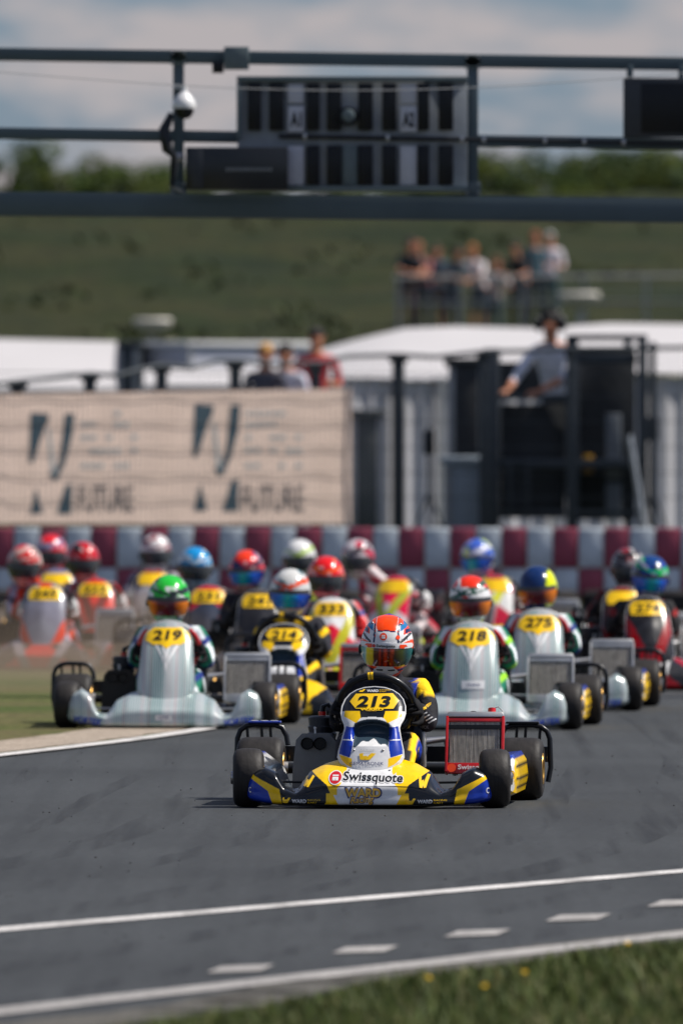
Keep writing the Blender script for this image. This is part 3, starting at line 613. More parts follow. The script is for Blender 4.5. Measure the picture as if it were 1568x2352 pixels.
        for xx0, xx1, zz1 in ((-.062, -.018, .36), (-.022, .004, .31), (.012, -.002, .30), (.062, .016, .345)): poly_on([(xx0 - .009, .468), (xx0 + .009, .462), (xx1 + .004, (zz1 + .46) / 2 - .02), (xx1, zz1), (xx1 - .006, (zz1 + .46) / 2 - .02)], M_white, no, nbv, .0015, 'white_flash')
        for bxx, s in (((.33, .03, .50, .065), 1), ((-.50, .03, -.34, .065), -1)):
            text_on('VORTEX', bxx, M_blu, fo, fb, bold=.04, shear=.3, off=.004, rot=.12 * s)
        poly_on([(-.045, .05), (.045, .05), (.045, .08), (-.045, .08)], M_white, fo, fb, .003, 'sticker'); text_on('OTK', (-.03, .056, .03, .074), M_nav, fo, fb, off=.005)
        if num == '218': poly_on([(-.05, .225), (.075, .225), (.075, .27), (-.05, .27)], M_white, no, nbv, .003, 'sticker'); text_on('mini', (-.02, .24, .05, .258), M_nav, no, nbv, off=.005)
    # wheels
    steer = -5 if hero else (random.uniform(-4, 4))
    for s in (-1, 1):
        wh = empty('front_wheel', (.545 * s, .235, .130), -R(steer)); wh.parent = root
        link('tyre', cached('ft', lambda: tyre_mesh(.130, .130)), M_rubber, wh); link('rim', cached('fr', lambda: rim_mesh(.130, .130)), M_gold, wh); h = link('hub', cached('fh', lambda: hub_mesh(.13, .13)), M_steel, wh); h.scale = (s * -1 if s > 0 else 1, 1, 1)
        wh = empty('rear_wheel', (.585 * s, 1.285, .140)); wh.parent = root
        link('tyre', cached('rt', lambda: tyre_mesh(.205, .140)), M_rubber, wh); link('rim', cached('rr', lambda: rim_mesh(.205, .140)), M_gold, wh); h = link('hub', cached('rh', lambda: hub_mesh(.205, .14)), M_ally, wh); h.rotation_euler = (0, 0, math.pi if s < 0 else 0)
        # hubs point inwards
        h.rotation_euler = (0, 0, 0 if s > 0 else math.pi)
    MB().tube([(-.62, 1.285, .14), (.62, 1.285, .14)], .025, 14).build('rear_axle', M_dsteel, root)
    def frame():
        b = MB()
        for s in (-1, 1): b.tube([(.16 * s, .05, .045), (.22 * s, .25, .045), (.34 * s, .45, .045), (.33 * s, 1.0, .045), (.32 * s, 1.36, .06)], .015, 10)
        b.tube([(-.46, .235, .10), (-.3, .25, .06), (.3, .25, .06), (.46, .235, .10)], .014, 10); b.tube([(-.33, .95, .045), (.33, .95, .045)], .014, 8); b.tube([(-.40, .30, .11), (0, .36, .10), (.40, .30, .11)], .006, 6)
        return b.mesh('frame', smooth=60)
    link('frame', cached('frame', frame), M_dsteel if ward else M_steel, root)
    def floor_():
        return MB().add([(-.2, .05, .028), (.2, .05, .028), (.30, .40, .028), (.30, .75, .028), (-.30, .75, .028), (-.30, .40, .028), (-.2, .05, .034), (.2, .05, .034), (.30, .40, .034), (.30, .75, .034), (-.30, .75, .034), (-.30, .40, .034)], [(5, 4, 3, 2, 1, 0), (6, 7, 8, 9, 10, 11)] + [(i, (i + 1) % 6, (i + 1) % 6 + 6, i + 6) for i in range(6)]).mesh('floor_tray', smooth=0)
    link('floor_tray', cached('floor', floor_), M_dsteel, root)
    # side pods
    def pod(s):
        ys = np.linspace(.44, 1.12, 18); V = []
        ring = [(.43, .05), (.58, .035), (.622, .055), (.636, .12), (.628, .19), (.605, .228), (.55, .222), (.47, .16)]
        for yy in ys:
            e = min(1, (yy - .42) / .07) * min(1, (1.16 - yy) / .08)
            for (a, b) in ring:
                V.append((s * (.55 + (a - .55) * (.82 + .18 * e) - .02 * (1 - e)), yy, .13 + (b - .13) * (.72 + .28 * e)))
        n = len(ring); F = [tuple(q) for q in gridfaces(18, n, True)]; F += [tuple(range(n))[::-1], tuple(17 * n + i for i in range(n))]
        b = MB(); b.add(V, F); me = b.mesh('side_pod'); bm = bmesh.new(); bm.from_mesh(me); bmesh.ops.subdivide_edges(bm, edges=bm.edges[:], cuts=4, use_grid_fill=True); bm.to_mesh(me); bm.free(); me.polygons.foreach_set('use_smooth', [True] * len(me.polygons)); me.set_sharp_from_angle(angle=R(45)); return me
    def podpaint(v):
        x, y, z = v.T; a = np.abs(x); C = np.tile(WHT, (len(x), 1)).astype(float); mask(C, (a > .616), YEL); mask(C, (a > .624) & (z > .075) & (z < .20) & (np.sin(z * 330) > .55), BLK); mask(C, z > .210, BLU); mask(C, (a < .515) & (z > .15), BLK); mask(C, z < .05, BLK); mask(C, (z < .065) & (z >= .05) & (a < .615), YEL); return C
    for s in (-1, 1):
        pm = cached(('pod', s, livery if livery in ('ward', 'silver') else seed), lambda s=s: repaint(pod(s), podpaint if (ward or sil) else generic_paint(*cols, seed)))
        so = link('side_pod', pm, M_vc, root)
        if hero and s == 1:
            pb = BVHTree.FromPolygons([v.co.copy() for v in pm.vertices], [tuple(p.vertices) for p in pm.polygons])
            text_on('WARD', (.545, .115, .618, .155), M_dyel, so, pb, bold=.05, off=.004, rot=.1); text_on('Racing', (.55, .09, .61, .115), M_nav, so, pb, bold=.02, shear=.3, off=.004, rot=.1)
            for k, c in enumerate((M_red, M_yel, M_red)): poly_on([(.586, .185 - k * .008), (.600, .187 - k * .008), (.600, .179 - k * .008), (.586, .177 - k * .008)], c, so, pb, .004, 'flag_stripe')
            poly_on(disc(.598, .135, .009, .018), M_org, so, pb, .004, 'roundel')
    # rear bumper hoops
    def rear():
        b = MB()
        for s in (-1, 1):
            pts = [(s * .700, 1.45, .075), (s * .712, 1.46, .14), (s * .708, 1.46, .27), (s * .695, 1.46, .305), (s * .668, 1.46, .325), (s * .63, 1.46, .332), (s * .54, 1.46, .330), (s * .505, 1.46, .318), (s * .485, 1.46, .28), (s * .478, 1.45, .24)]
            b.tube(pts, .0125, 10)
            for xx in (.665, .60, .56): b.tube([(s * xx, 1.46, .328), (s * (xx - .01), 1.465, .17)], .007, 6)
        b.box((0, 1.46, .20), (1.40, .035, .07)); b.box((0, 1.45, .13), (1.0, .03, .04))
        return b.mesh('rear_bumper', smooth=50)
    link('rear_bumper', cached('rear', rear), M_black, root)
    if hero:
        for s_, mm in ((-1, M_blu), (1, M_black)):
            po2 = MB().box((s_ * .585, 1.455, .343), (.15, .06, .010)).build('bumper_pad', mm, root, bevel=.004)
            if s_ < 0:
                for q in range(3): MB().box((s_ * .585 - .045 + q * .045, 1.452, .3495), (.028, .045, .003), rot=Matrix.Rotation(.3, 3, 'Z')).build('print_stripe', M_white, po2)
    # seat, wheel, column
    def seat():
        V = []; nU, nV = 18, 16
        for i in range(nU + 1):
            u = i / nU
            cy, cz = (.72 + .30 * u, .10 + .02 * u) if u < .4 else (.84 + .30 * (u - .4), .108 + .62 * (u - .4))
            wd_ = .17 + .03 * math.sin(u * 3) - .03 * max(0, u - .7) * 3
            for j in range(nV + 1):
                t = -1 + 2 * j / nV; h = abs(t) ** 2.6 * (.11 if u < .5 else .06 + .05 * (1 - u))
                V.append((wd_ * t * 1.0, cy - (h if u > .5 else 0) * 1.2, cz + (h if u <= .5 else h * .2)))
        F = [tuple(f) for f in gridfaces(nU + 1, nV + 1)]; me = MB().add(V, F).mesh('seat', smooth=60); bm = bmesh.new(); bm.from_mesh(me); bmesh.ops.solidify(bm, geom=bm.faces[:], thickness=.006); bm.to_mesh(me); bm.free(); return me
    link('seat', cached('seat', seat), M_seat, root)
    sw = empty('steering_wheel', (0, .50, .438), 0); sw.parent = root; sw.rotation_euler = (R(22), 0, R(0))
    def ring():
        b = MB(); pts = []
        for k in range(48):
            q = 2 * math.pi * k / 48; x = .165 * math.cos(q); z = .150 * math.sin(q); z = max(z, -.10); pts.append((x, 0, z))
        return b.tube(pts, .0160, 10, closed=True).mesh('rim', smooth=70)
    link('grip_ring', cached('ring', ring), M_red if sil else M_black, sw)
    def spokes():
        b = MB(); b.box((0, -.005, 0), (.15, .02, .07)); b.box((0, -.005, -.01), (.30, .012, .025)); b.tube([(0, 0, 0), (0, -.10, 0)], .012, 8); b.box((0, -.02, .035), (.105, .03, .06)); return b.mesh('spoke', bevel=.004)
    link('spoke', cached('spk', spokes), M_dsteel, sw)
    if sil:                                                        # grey top segment of the red rim
        MB().tube([(.166 * math.cos(q), 0, .151 * math.sin(q)) for q in np.linspace(R(48), R(132), 14)], .0182, 10).build('grip_segment', M_grey, sw)
    if ward:
        for q0 in (93, 97.5): MB().tube([(.165 * math.cos(q), 0, .150 * math.sin(q)) for q in np.linspace(R(q0), R(q0 + 3.4), 4)], .0175, 10).build('grip_mark', M_yel, sw)
    # radiator on the kart's left
    rad = empty('radiator', (.412 if not ward else .408, .86, .135), 0); rad.parent = root; rad.rotation_euler = (R(-21), 0, 0); RW, RH = (.262, .265)
    MB().box((0, .02, RH / 2), (RW - .03, .03, RH - .03)).build('core', M_ink, rad)
    def fins():
        b = MB(); nf = 40
        for k in range(nf): b.box((-RW / 2 + .022 + (RW - .044) * k / (nf - 1), .0, RH / 2 + .008), (.0026, .012, RH - .058), rot=Matrix.Rotation(R(random.uniform(-6, 6)), 3, 'Z'))
        return b.mesh('cooling_fins', smooth=0)
    fo_ = link('cooling_fins', cached('fins', fins), M_fin, rad); tag(fo_, kind='stuff')
    b = MB(); [b.box((s * (RW / 2 - .006), .01, RH / 2), (.012, .05, RH)) for s in (-1, 1)]
    b.box((0, -.006, RH - .018), (RW - .02, .012, .018)); b.build('side_frame', M_red if ward else M_ally, rad, bevel=.002)
    MB().box((0, .012, RH + .008), (RW, .055, .026), taper=.93).build('tank', M_ally, rad, bevel=.005)
    MB().box((0, -.004, .018), (RW - .02, .014, .05)).build('lower_plate', M_red if ward else M_ally, rad, bevel=.002)
    MB().box((.06 if not ward else 0, -.010, RH - .052 if ward else RH / 2 - .03), (.24 if ward else .05, .006, .018 if ward else .02)).build('brace_shade_bar', M_ink, rad)  # ward karts: black bar stands for the shadow band under the tank
    if ward:
        MB().lathe([(0, .018), (.022, .018), (.024, .014)], c=(.072, .012, RH + .02), axis='z', n=18).build('filler_cap', M_red, rad)
        MB().lathe([(0, .016), (.006, .016), (.007, .01)], c=(-.01, .012, RH + .02), axis='z', n=18).build('vent_cap', M_ink, rad)
        MB().tube([(.08, .012, RH + .045), (.10, .012, RH + .052), (.122, .012, RH + .03), (.128, .012, RH - .03)], .003, 6).build('overflow_hose', M_grey, rad)
        if hero:
            rb = MB().box((0, -.004, .018), (RW - .02, .014, .05)); rv = BVHTree.FromPolygons([Vector(q) for q in rb.v], rb.f)
            poly_on(disc(-.100, .018, .020, .020), M_org, rad, rv, .002, 'roundel'); text_on('Swissquote', (-.072, .004, .09, .034), M_white, rad, rv, off=.002, bold=.02)
    # engine side: airbox with two intakes, carburettor, exhaust
    ab = MB()
    ab.add([(-.385, .70, .06), (-.205, .70, .06), (-.195, .70, .20), (-.205, .70, .275), (-.23, .70, .305), (-.345, .70, .305), (-.368, .70, .28), (-.382, .70, .16)] + [(-.37, .94, .06), (-.22, .94, .06), (-.21, .94, .20), (-.22, .94, .27), (-.24, .94, .30), (-.34, .94, .30), (-.36, .94, .27), (-.37, .94, .16)], [tuple(range(8)), tuple(range(8, 16))[::-1]] + [(i, (i + 1) % 8, (i + 1) % 8 + 8, i + 8) for i in range(8)])
    ao = link('airbox', cached('airbox', lambda: ab.mesh('airbox', bevel=.008)), mat('intake_plastic', (.15, .16, .17), rough=.4) if ward else M_ink, root)
    for x_ in (-.325, -.268):
        MB().lathe([(-.004, .024), (-.024, .0275), (0, .0285), (.02, .026)], c=(x_, .70, .268), axis='y', n=24).build('intake', M_ink, ao)
    MB().tube([(-.292, .74, .305), (-.292, .74, .335), (-.292, .70, .338)], .006, 8).build('breather', M_steel, ao)
    def engine():
        b = MB(); b.box((-.30, 1.08, .12), (.20, .17, .15)); b.lathe([(.0, .058), (.03, .066), (.035, .060), (.06, .066), (.065, .060), (.10, .064), (.108, .05)], c=(-.285, 1.02, .275), axis='z', n=20)
        for k in range(5): b.box((-.285, 1.05, .20 + k * .017), (.13, .13, .006))
        return b.mesh('engine', bevel=.002)
    eo = link('engine', cached('eng', engine), M_dsteel, root)
    b = MB(); b.tube([(-.285, 1.02, .385), (-.28, 1.02, .425), (-.26, 1.02, .435), (-.23, 1.03, .40), (-.20, 1.05, .33), (-.22, 1.08, .26)], [.014, .014, .010, .008, .008, .008], 8); b.build('ignition_lead', M_ink, eo)
    MB().lathe([(0, .018), (.018, .018)], c=(-.285, 1.02, .385), axis='z', n=12).build('plug_cap', M_red, eo)
    MB().tube([(-.36, 1.0, .13), (-.38, 1.1, .12), (-.38, 1.28, .12), (-.38, 1.42, .12)], [.02, .035, .038, .02], 14).build('exhaust', M_dsteel, root)
    MB().tube([(.18, 1.02, .27), (.27, 1.05, .28), (.30, 1.2, .12)], .016, 12).build('seat_stay', M_steel, root)
    MB().box((.19, .80, .24), (.012, .10, .16)).build('chain_guard', M_ally if ward else M_dsteel, root, bevel=.003)
    for x_, y_ in ((-.09, .06), (.09, .06)): MB().tube([(x_, .14, .05), (x_, .12, .17)], .006, 6).build('pedal', M_steel, root)
    return root

# ------------------------------------------------------------------ DRIVER
DJ = {'pelvis': ((0, .92, .17), (.15, .12)), 'belly': ((0, .985, .29), (.14, .11)), 'chest': ((0, 1.0, .43), (.165, .115)), 'neck0': ((0, .985, .535), (.085, .075)), 'neck': ((0, .965, .585), .06), 'head': ((0, .94, .68), (.075, .085)), 'head2': ((0, .935, .75), (.07, .08)),
      'shL': ((-.155, .985, .50), .062), 'elL': ((-.200, .83, .345), .045), 'wrL': ((-.185, .575, .432), .034), 'shR': ((.155, .985, .50), .062), 'elR': ((.200, .83, .345), .045), 'wrR': ((.185, .575, .432), .034),
      'hiL': ((-.10, .86, .15), .095), 'knL': ((-.135, .56, .285), .056), 'anL': ((-.13, .22, .095), .04), 'toL': ((-.12, .12, .13), .032), 'hiR': ((.10, .86, .15), .095), 'knR': ((.135, .56, .285), .056), 'anR': ((.13, .22, .095), .04), 'toR': ((.12, .12, .13), .032),
      'uaL': ((-.19, .92, .43), .055), 'uaR': ((.19, .92, .43), .055), 'thL': ((-.125, .70, .23), .075), 'thR': ((.125, .70, .23), .075)}
DE = [('pelvis', 'belly'), ('belly', 'chest'), ('chest', 'neck0'), ('neck0', 'neck'), ('neck', 'head'), ('head', 'head2'), ('chest', 'shL'), ('shL', 'uaL'), ('uaL', 'elL'), ('elL', 'wrL'), ('chest', 'shR'), ('shR', 'uaR'), ('uaR', 'elR'), ('elR', 'wrR'), ('pelvis', 'hiL'), ('hiL', 'thL'), ('thL', 'knL'), ('knL', 'anL'), ('anL', 'toL'), ('pelvis', 'hiR'), ('hiR', 'thR'), ('thR', 'knR'), ('knR', 'anR'), ('anR', 'toR')]
def hshape(az, el, s=1.0):
    """helmet surface; az 0 = front (-y), el = elevation"""
    x = np.cos(el) * np.sin(az); y = -np.cos(el) * np.cos(az); z = np.sin(el)
    px_ = np.sign(x) * np.abs(x) ** .92; lo = np.clip(-z, 0, 1); nar = 1 - .30 * lo ** 1.6
    hx = .119 * px_ * nar; hy = .146 * y * (1 - .10 * lo ** 2) - .022 * lo ** .8 * np.clip(-y, 0, 1); hz = np.where(z > 0, .140 * z, .158 * z)
    return np.stack([hx * s, hy * s, hz * s], -1)
def helmet_mesh(hi):
    n, m = (160, 110) if hi else (64, 44)
    az = np.linspace(-np.pi, np.pi, n, endpoint=False); el = np.linspace(R(89.9), R(-68), m); E, A = np.meshgrid(el, az, indexing='ij')
    V = hshape(A, E); F = gridfaces(m, n, True); me = npmesh('helmet', V.reshape(-1, 3), F, True)
    bm = bmesh.new(); bm.from_mesh(me); bm.verts.ensure_lookup_table(); bm.faces.new([bm.verts[(m - 1) * n + k] for k in range(n)]); bmesh.ops.recalc_face_normals(bm, faces=bm.faces[:]); bm.to_mesh(me); bm.free(); me.polygons.foreach_set('use_smooth', [True] * len(me.polygons)); return me
def patch(name, azr, e0, e1, s, n=50, m=20, th=.003):
    az = np.linspace(-azr, azr, n); t = np.linspace(0, 1, m); A, T = np.meshgrid(az, t, indexing='ij'); rd = np.sqrt(np.clip(1 - (np.abs(A) / azr) ** 10, 0, 1))
    mid = (e0 + e1) / 2; E = mid + (T - .5) * (e1 - e0) * (.35 + .65 * rd); V = hshape(A, E, s).reshape(-1, 3); V2 = hshape(A, E, s - .035).reshape(-1, 3); q = n * m; F = gridfaces(n, m); rim = []
    for i in range(n - 1): rim += [(i * m, (i + 1) * m, q + (i + 1) * m, q + i * m), (i * m + m - 1, (i + 1) * m + m - 1, q + (i + 1) * m + m - 1, q + i * m + m - 1)]
    for j in range(m - 1): rim += [(j, j + 1, q + j + 1, q + j), ((n - 1) * m + j, (n - 1) * m + j + 1, q + (n - 1) * m + j + 1, q + (n - 1) * m + j)]
    me = npmesh(name, np.concatenate([V, V2]), np.concatenate([F, F[:, ::-1] + q, np.array(rim)]), True, 40); bm = bmesh.new(); bm.from_mesh(me); bmesh.ops.recalc_face_normals(bm, faces=bm.faces[:]); bm.to_mesh(me); bm.free(); return me
def P2(pts): return [((x - 783) / 1034, (190 - y) / 1034) for x, y in pts]
def hero_helmet(v):
    x, y, z = v.T; a = np.abs(x); fr = y < .05; C = np.tile(WHT, (len(x), 1)).astype(float)
    mask(C, (a > .076 - .3 * np.clip(-z - .05, 0, 1)) & (np.sin(z * 60 - a * 40 + y * 10) > -.45), ORG); mask(C, (a > .082) & (np.sin(z * 60 - a * 40 + y * 10 + 1.2) > .80), NAVY)
    mask(C, (~fr) & (z > .0) & (np.sin(y * 40 + a * 20) > .3), ORG)
    mask(C, inpoly(a, z, [(0, .080), (.040, .078), (.047, .095), (.047, .2), (0, .2)]), ORG); mask(C, inpoly(a, z, [(0, .075), (.040, .073), (.040, .0785), (0, .0805)]), NAVY)
    mask(C, (a > .050) & (a < .057) & (z > .02), NAVY); mask(C, (a > .0485) & (a < .050) & (z > .02), ORG)
    mask(C, inpoly(a, z, [(.060, .075), (.085, .088), (.095, .105), (.080, .125), (.060, .118)]), srgb(30, 115, 170)); mask(C, (a > .052) & (a < .11) & (z > .105) & (np.sin(a * 90 + z * 30) > -.3), ORG); mask(C, inpoly(a, z, [(.058, .118), (.075, .125), (.095, .10), (.10, .12), (.06, .14)]), ORG)
    mask(C, inpoly(a, z, [(.035, -.083), (.095, -.080), (.088, -.11), (.05, -.098)]), ORG)
    mask(C, inpoly(a, z, [(.052, -.096), (.10, -.085), (.10, -.093), (.055, -.106)]), NAVY); mask(C, inpoly(a, z, [(.02, -.128), (.07, -.105), (.06, -.14), (.0, -.15)]) & (x > 0), ORG); mask(C, (z < -.135), NAVY); return C
def gen_helmet(c1, c2, c3, seed, top=None):
    def f(v):
        x, y, z = v.T; C = np.tile(c1, (len(x), 1)).astype(float); s = seed * .9
        mask(C, np.sin(x * 38 + z * 24 + s) + .6 * np.sin(y * 30 + z * 30 + s * 2) > .65, c2); mask(C, np.sin(x * 22 - z * 46 + s * 1.7) > .74, c3)
        mask(C, np.sin(x * 70 + y * 25 + s * 3) * np.sin(z * 80 - y * 30 + s) > .62, tuple(.5 * q + .38 for q in c1)); mask(C, (np.abs(z - .045 - .25 * np.abs(x)) < .006) & (y < .05), c3)
        if top is not None: mask(C, (z > .085) & (np.abs(x) < .05), top)
        mask(C, (z < -.085) & (y < 0) & (np.abs(x) < .055), tuple(.4 * q + .4 for q in c1)); mask(C, (np.abs(z + .112) < .006) & (y < 0) & (np.abs(np.abs(x) - .025) < .014), (.02, .02, .02))
        return C
    return f
def side_helmet(cl_, cr_, cm):
    def f(v):
        x, y, z = v.T; C = np.tile(cl_, (len(x), 1)).astype(float); mask(C, x > .055 + z * .1, cr_); mask(C, (np.abs(x - .055 - z * .1) < .006), cm); mask(C, z < -.1, cl_); return C
    return f
def driver(k, headpx, hpaint, visor, suit, gloves, label, hero=False, hroll=0, hyaw=0, py=None):
    loc = k.location.copy(); yaw = -k.rotation_euler[2]; d = loc.y
    lean = (headpx - 784) / K * (d + .95) - loc.x - math.sin(yaw) * .94
    body = cached('driver', lambda: skin_body('drv', DJ, DE, 'pelvis'))
    me = body.copy(); v = coords(me); x, y, z = v.T; a = np.abs(x)
    f = np.clip((z - .2) / .5, 0, 1); v2 = v.copy(); v2[:, 0] += lean * f * np.clip((y - .55) / .3, 0, 1); me.vertices.foreach_set('co', v2.ravel())
    s1, s2, s3 = suit; C = np.tile(s1, (len(x), 1)).astype(float)
    if hero:
        sh = (z > .478) & (a > .140) & (y > .90) & (x > 0); mask(C, sh, s2); mask(C, (a > .122) & (a < .140) & (z > .475) & (x > 0), s3); mask(C, (a > .243) & (y > .74) & (y < .95) & (z < .40), s2)
        mask(C, (y > .34) & (y < .64) & (x > .160) & (z > .10) & (z < .34), s2); mask(C, (y > .2) & (y < .66) & (x > .180) & (z < .34), s3)
    else:
        mask(C, np.sin(a * 45 + z * 22 + y * 9) > .25, s2); mask(C, np.sin(a * 30 - z * 38 + 1) > .72, s3)
    paint(me, C)
    o = link('person', me, M_cloth); o.location = loc; o.rotation_euler = (0, 0, -yaw); tag(o, label, 'driver', 'kart drivers in helmets')
    for s in (-1, 1):
        place_hand('glove', gloves, o, (.190 * s, .57, .430), (-.12 * s, -1.0, .15), (-s * .8, 0, -.35), s, 1.05, 1.0)
    for s in (-1, 1): MB().tube([(.13 * s, .24, .055), (.128 * s, .20, .075), (.122 * s, .14, .125), (.118 * s, .115, .155)], [.036, .042, .038, .024], 12).build('boot', M_black, o)
    hz_ = .700
    h = link('helmet', repaint(cached(('helm', hero), lambda: helmet_mesh(hero)), hpaint), M_vc, o)
    h.location = (lean, .935, hz_); h.rotation_euler = (R(4), R(hroll), R(hyaw))
    vm = cached('visor', lambda: patch('visor', R(80), R(-30), R(1), 1.022)); link('visor', vm, visor, h)
    st = cached('strip', lambda: patch('visor_strip', R(74), R(0.5), R(10), 1.027, 50, 6)); so = link('visor_strip', st, M_white if hero else flat('strip_dark', (.05, .05, .055), rough=.3), h)
    for s in (-1, 1):
        p = hshape(np.array([R(84) * s]), np.array([R(-6)]), 1.03)[0]; MB().ell(p, (.008, .020, .022), 12, 8).build('visor_pivot', M_ink, h)
    MB().box((.0, -.148, -.100), (.001, .001, .001))
    if hero:
        hb = cached('hb', lambda: (lambda m_: BVHTree.FromPolygons([q.co.copy() for q in m_.vertices], [tuple(p.vertices) for p in m_.polygons]))(helmet_mesh(False)))
        sb = BVHTree.FromPolygons([q.co.copy() for q in st.vertices], [tuple(p.vertices) for p in st.polygons])
        text_on('Swissquote', (-.042, .002, .042, .019), M_ink, so, sb, bold=.025, off=.002); poly_on(disc(-.053, .011, .0075), M_red, so, sb, .002)
        for s in (-1, 1): poly_on([(s * .062, .019), (s * .088, .018), (s * .096, .009), (s * .088, .001), (s * .062, .003), (s * .068, .011)], M_org, so, sb, .002, 'accent')
        roundel(-.012 + .0, .052, .0165, h, hb, M_org, off=.002)
        text_on('Swissquote', (.055, .035, .112, .055), M_ink, h, hb, bold=.03, off=.002, rot=.75); poly_on(disc(.052, .05, .009), M_org, h, hb, .002)
        text_on('Swissquote', (-.118, .035, -.062, .053), M_ink, h, hb, bold=.03, off=.002, rot=-.72)
        for x0 in (-.040, .012): poly_on([(x0, -.096), (x0 + .03, -.094), (x0 + .03, -.101), (x0, -.101)], M_ink, h, hb, .002, 'vent')
        for x0 in (-.066, .060):
            p = hb.ray_cast(Vector((x0, -1, .105)), Vector((0, 1, 0)))[0]; MB().ell(p, (.007, .006, .007), 10, 6).build('vent_plug', M_steel, h)
        # spoiler at the crown
        MB().tube([(.05, .09, .118), (0, .10, .128), (-.05, .09, .118)], [.004, .010, .004], 8).build('spoiler', M_blu, h)
        text_on('NICK', (.175, .335, .215, .350), M_grey, o, BVHTree.FromPolygons([q.co.copy() for q in me.vertices], [tuple(p.vertices) for p in me.polygons]), off=.002, shear=.2)
        bb = BVHTree.FromPolygons([q.co.copy() for q in me.vertices], [tuple(p.vertices) for p in me.polygons])
        poly_on(wlogo(.195, .425, .220, .445, .5), M_yel, o, bb, .003, 'emblem'); [poly_on([(.190 + q * .008, .40 - q * .012), (.215 + q * .008, .415 - q * .012), (.218 + q * .008, .410 - q * .012), (.193 + q * .008, .395 - q * .012)], M_white, o, bb, .003, 'sleeve_stripe') for q in range(4)]
    return o

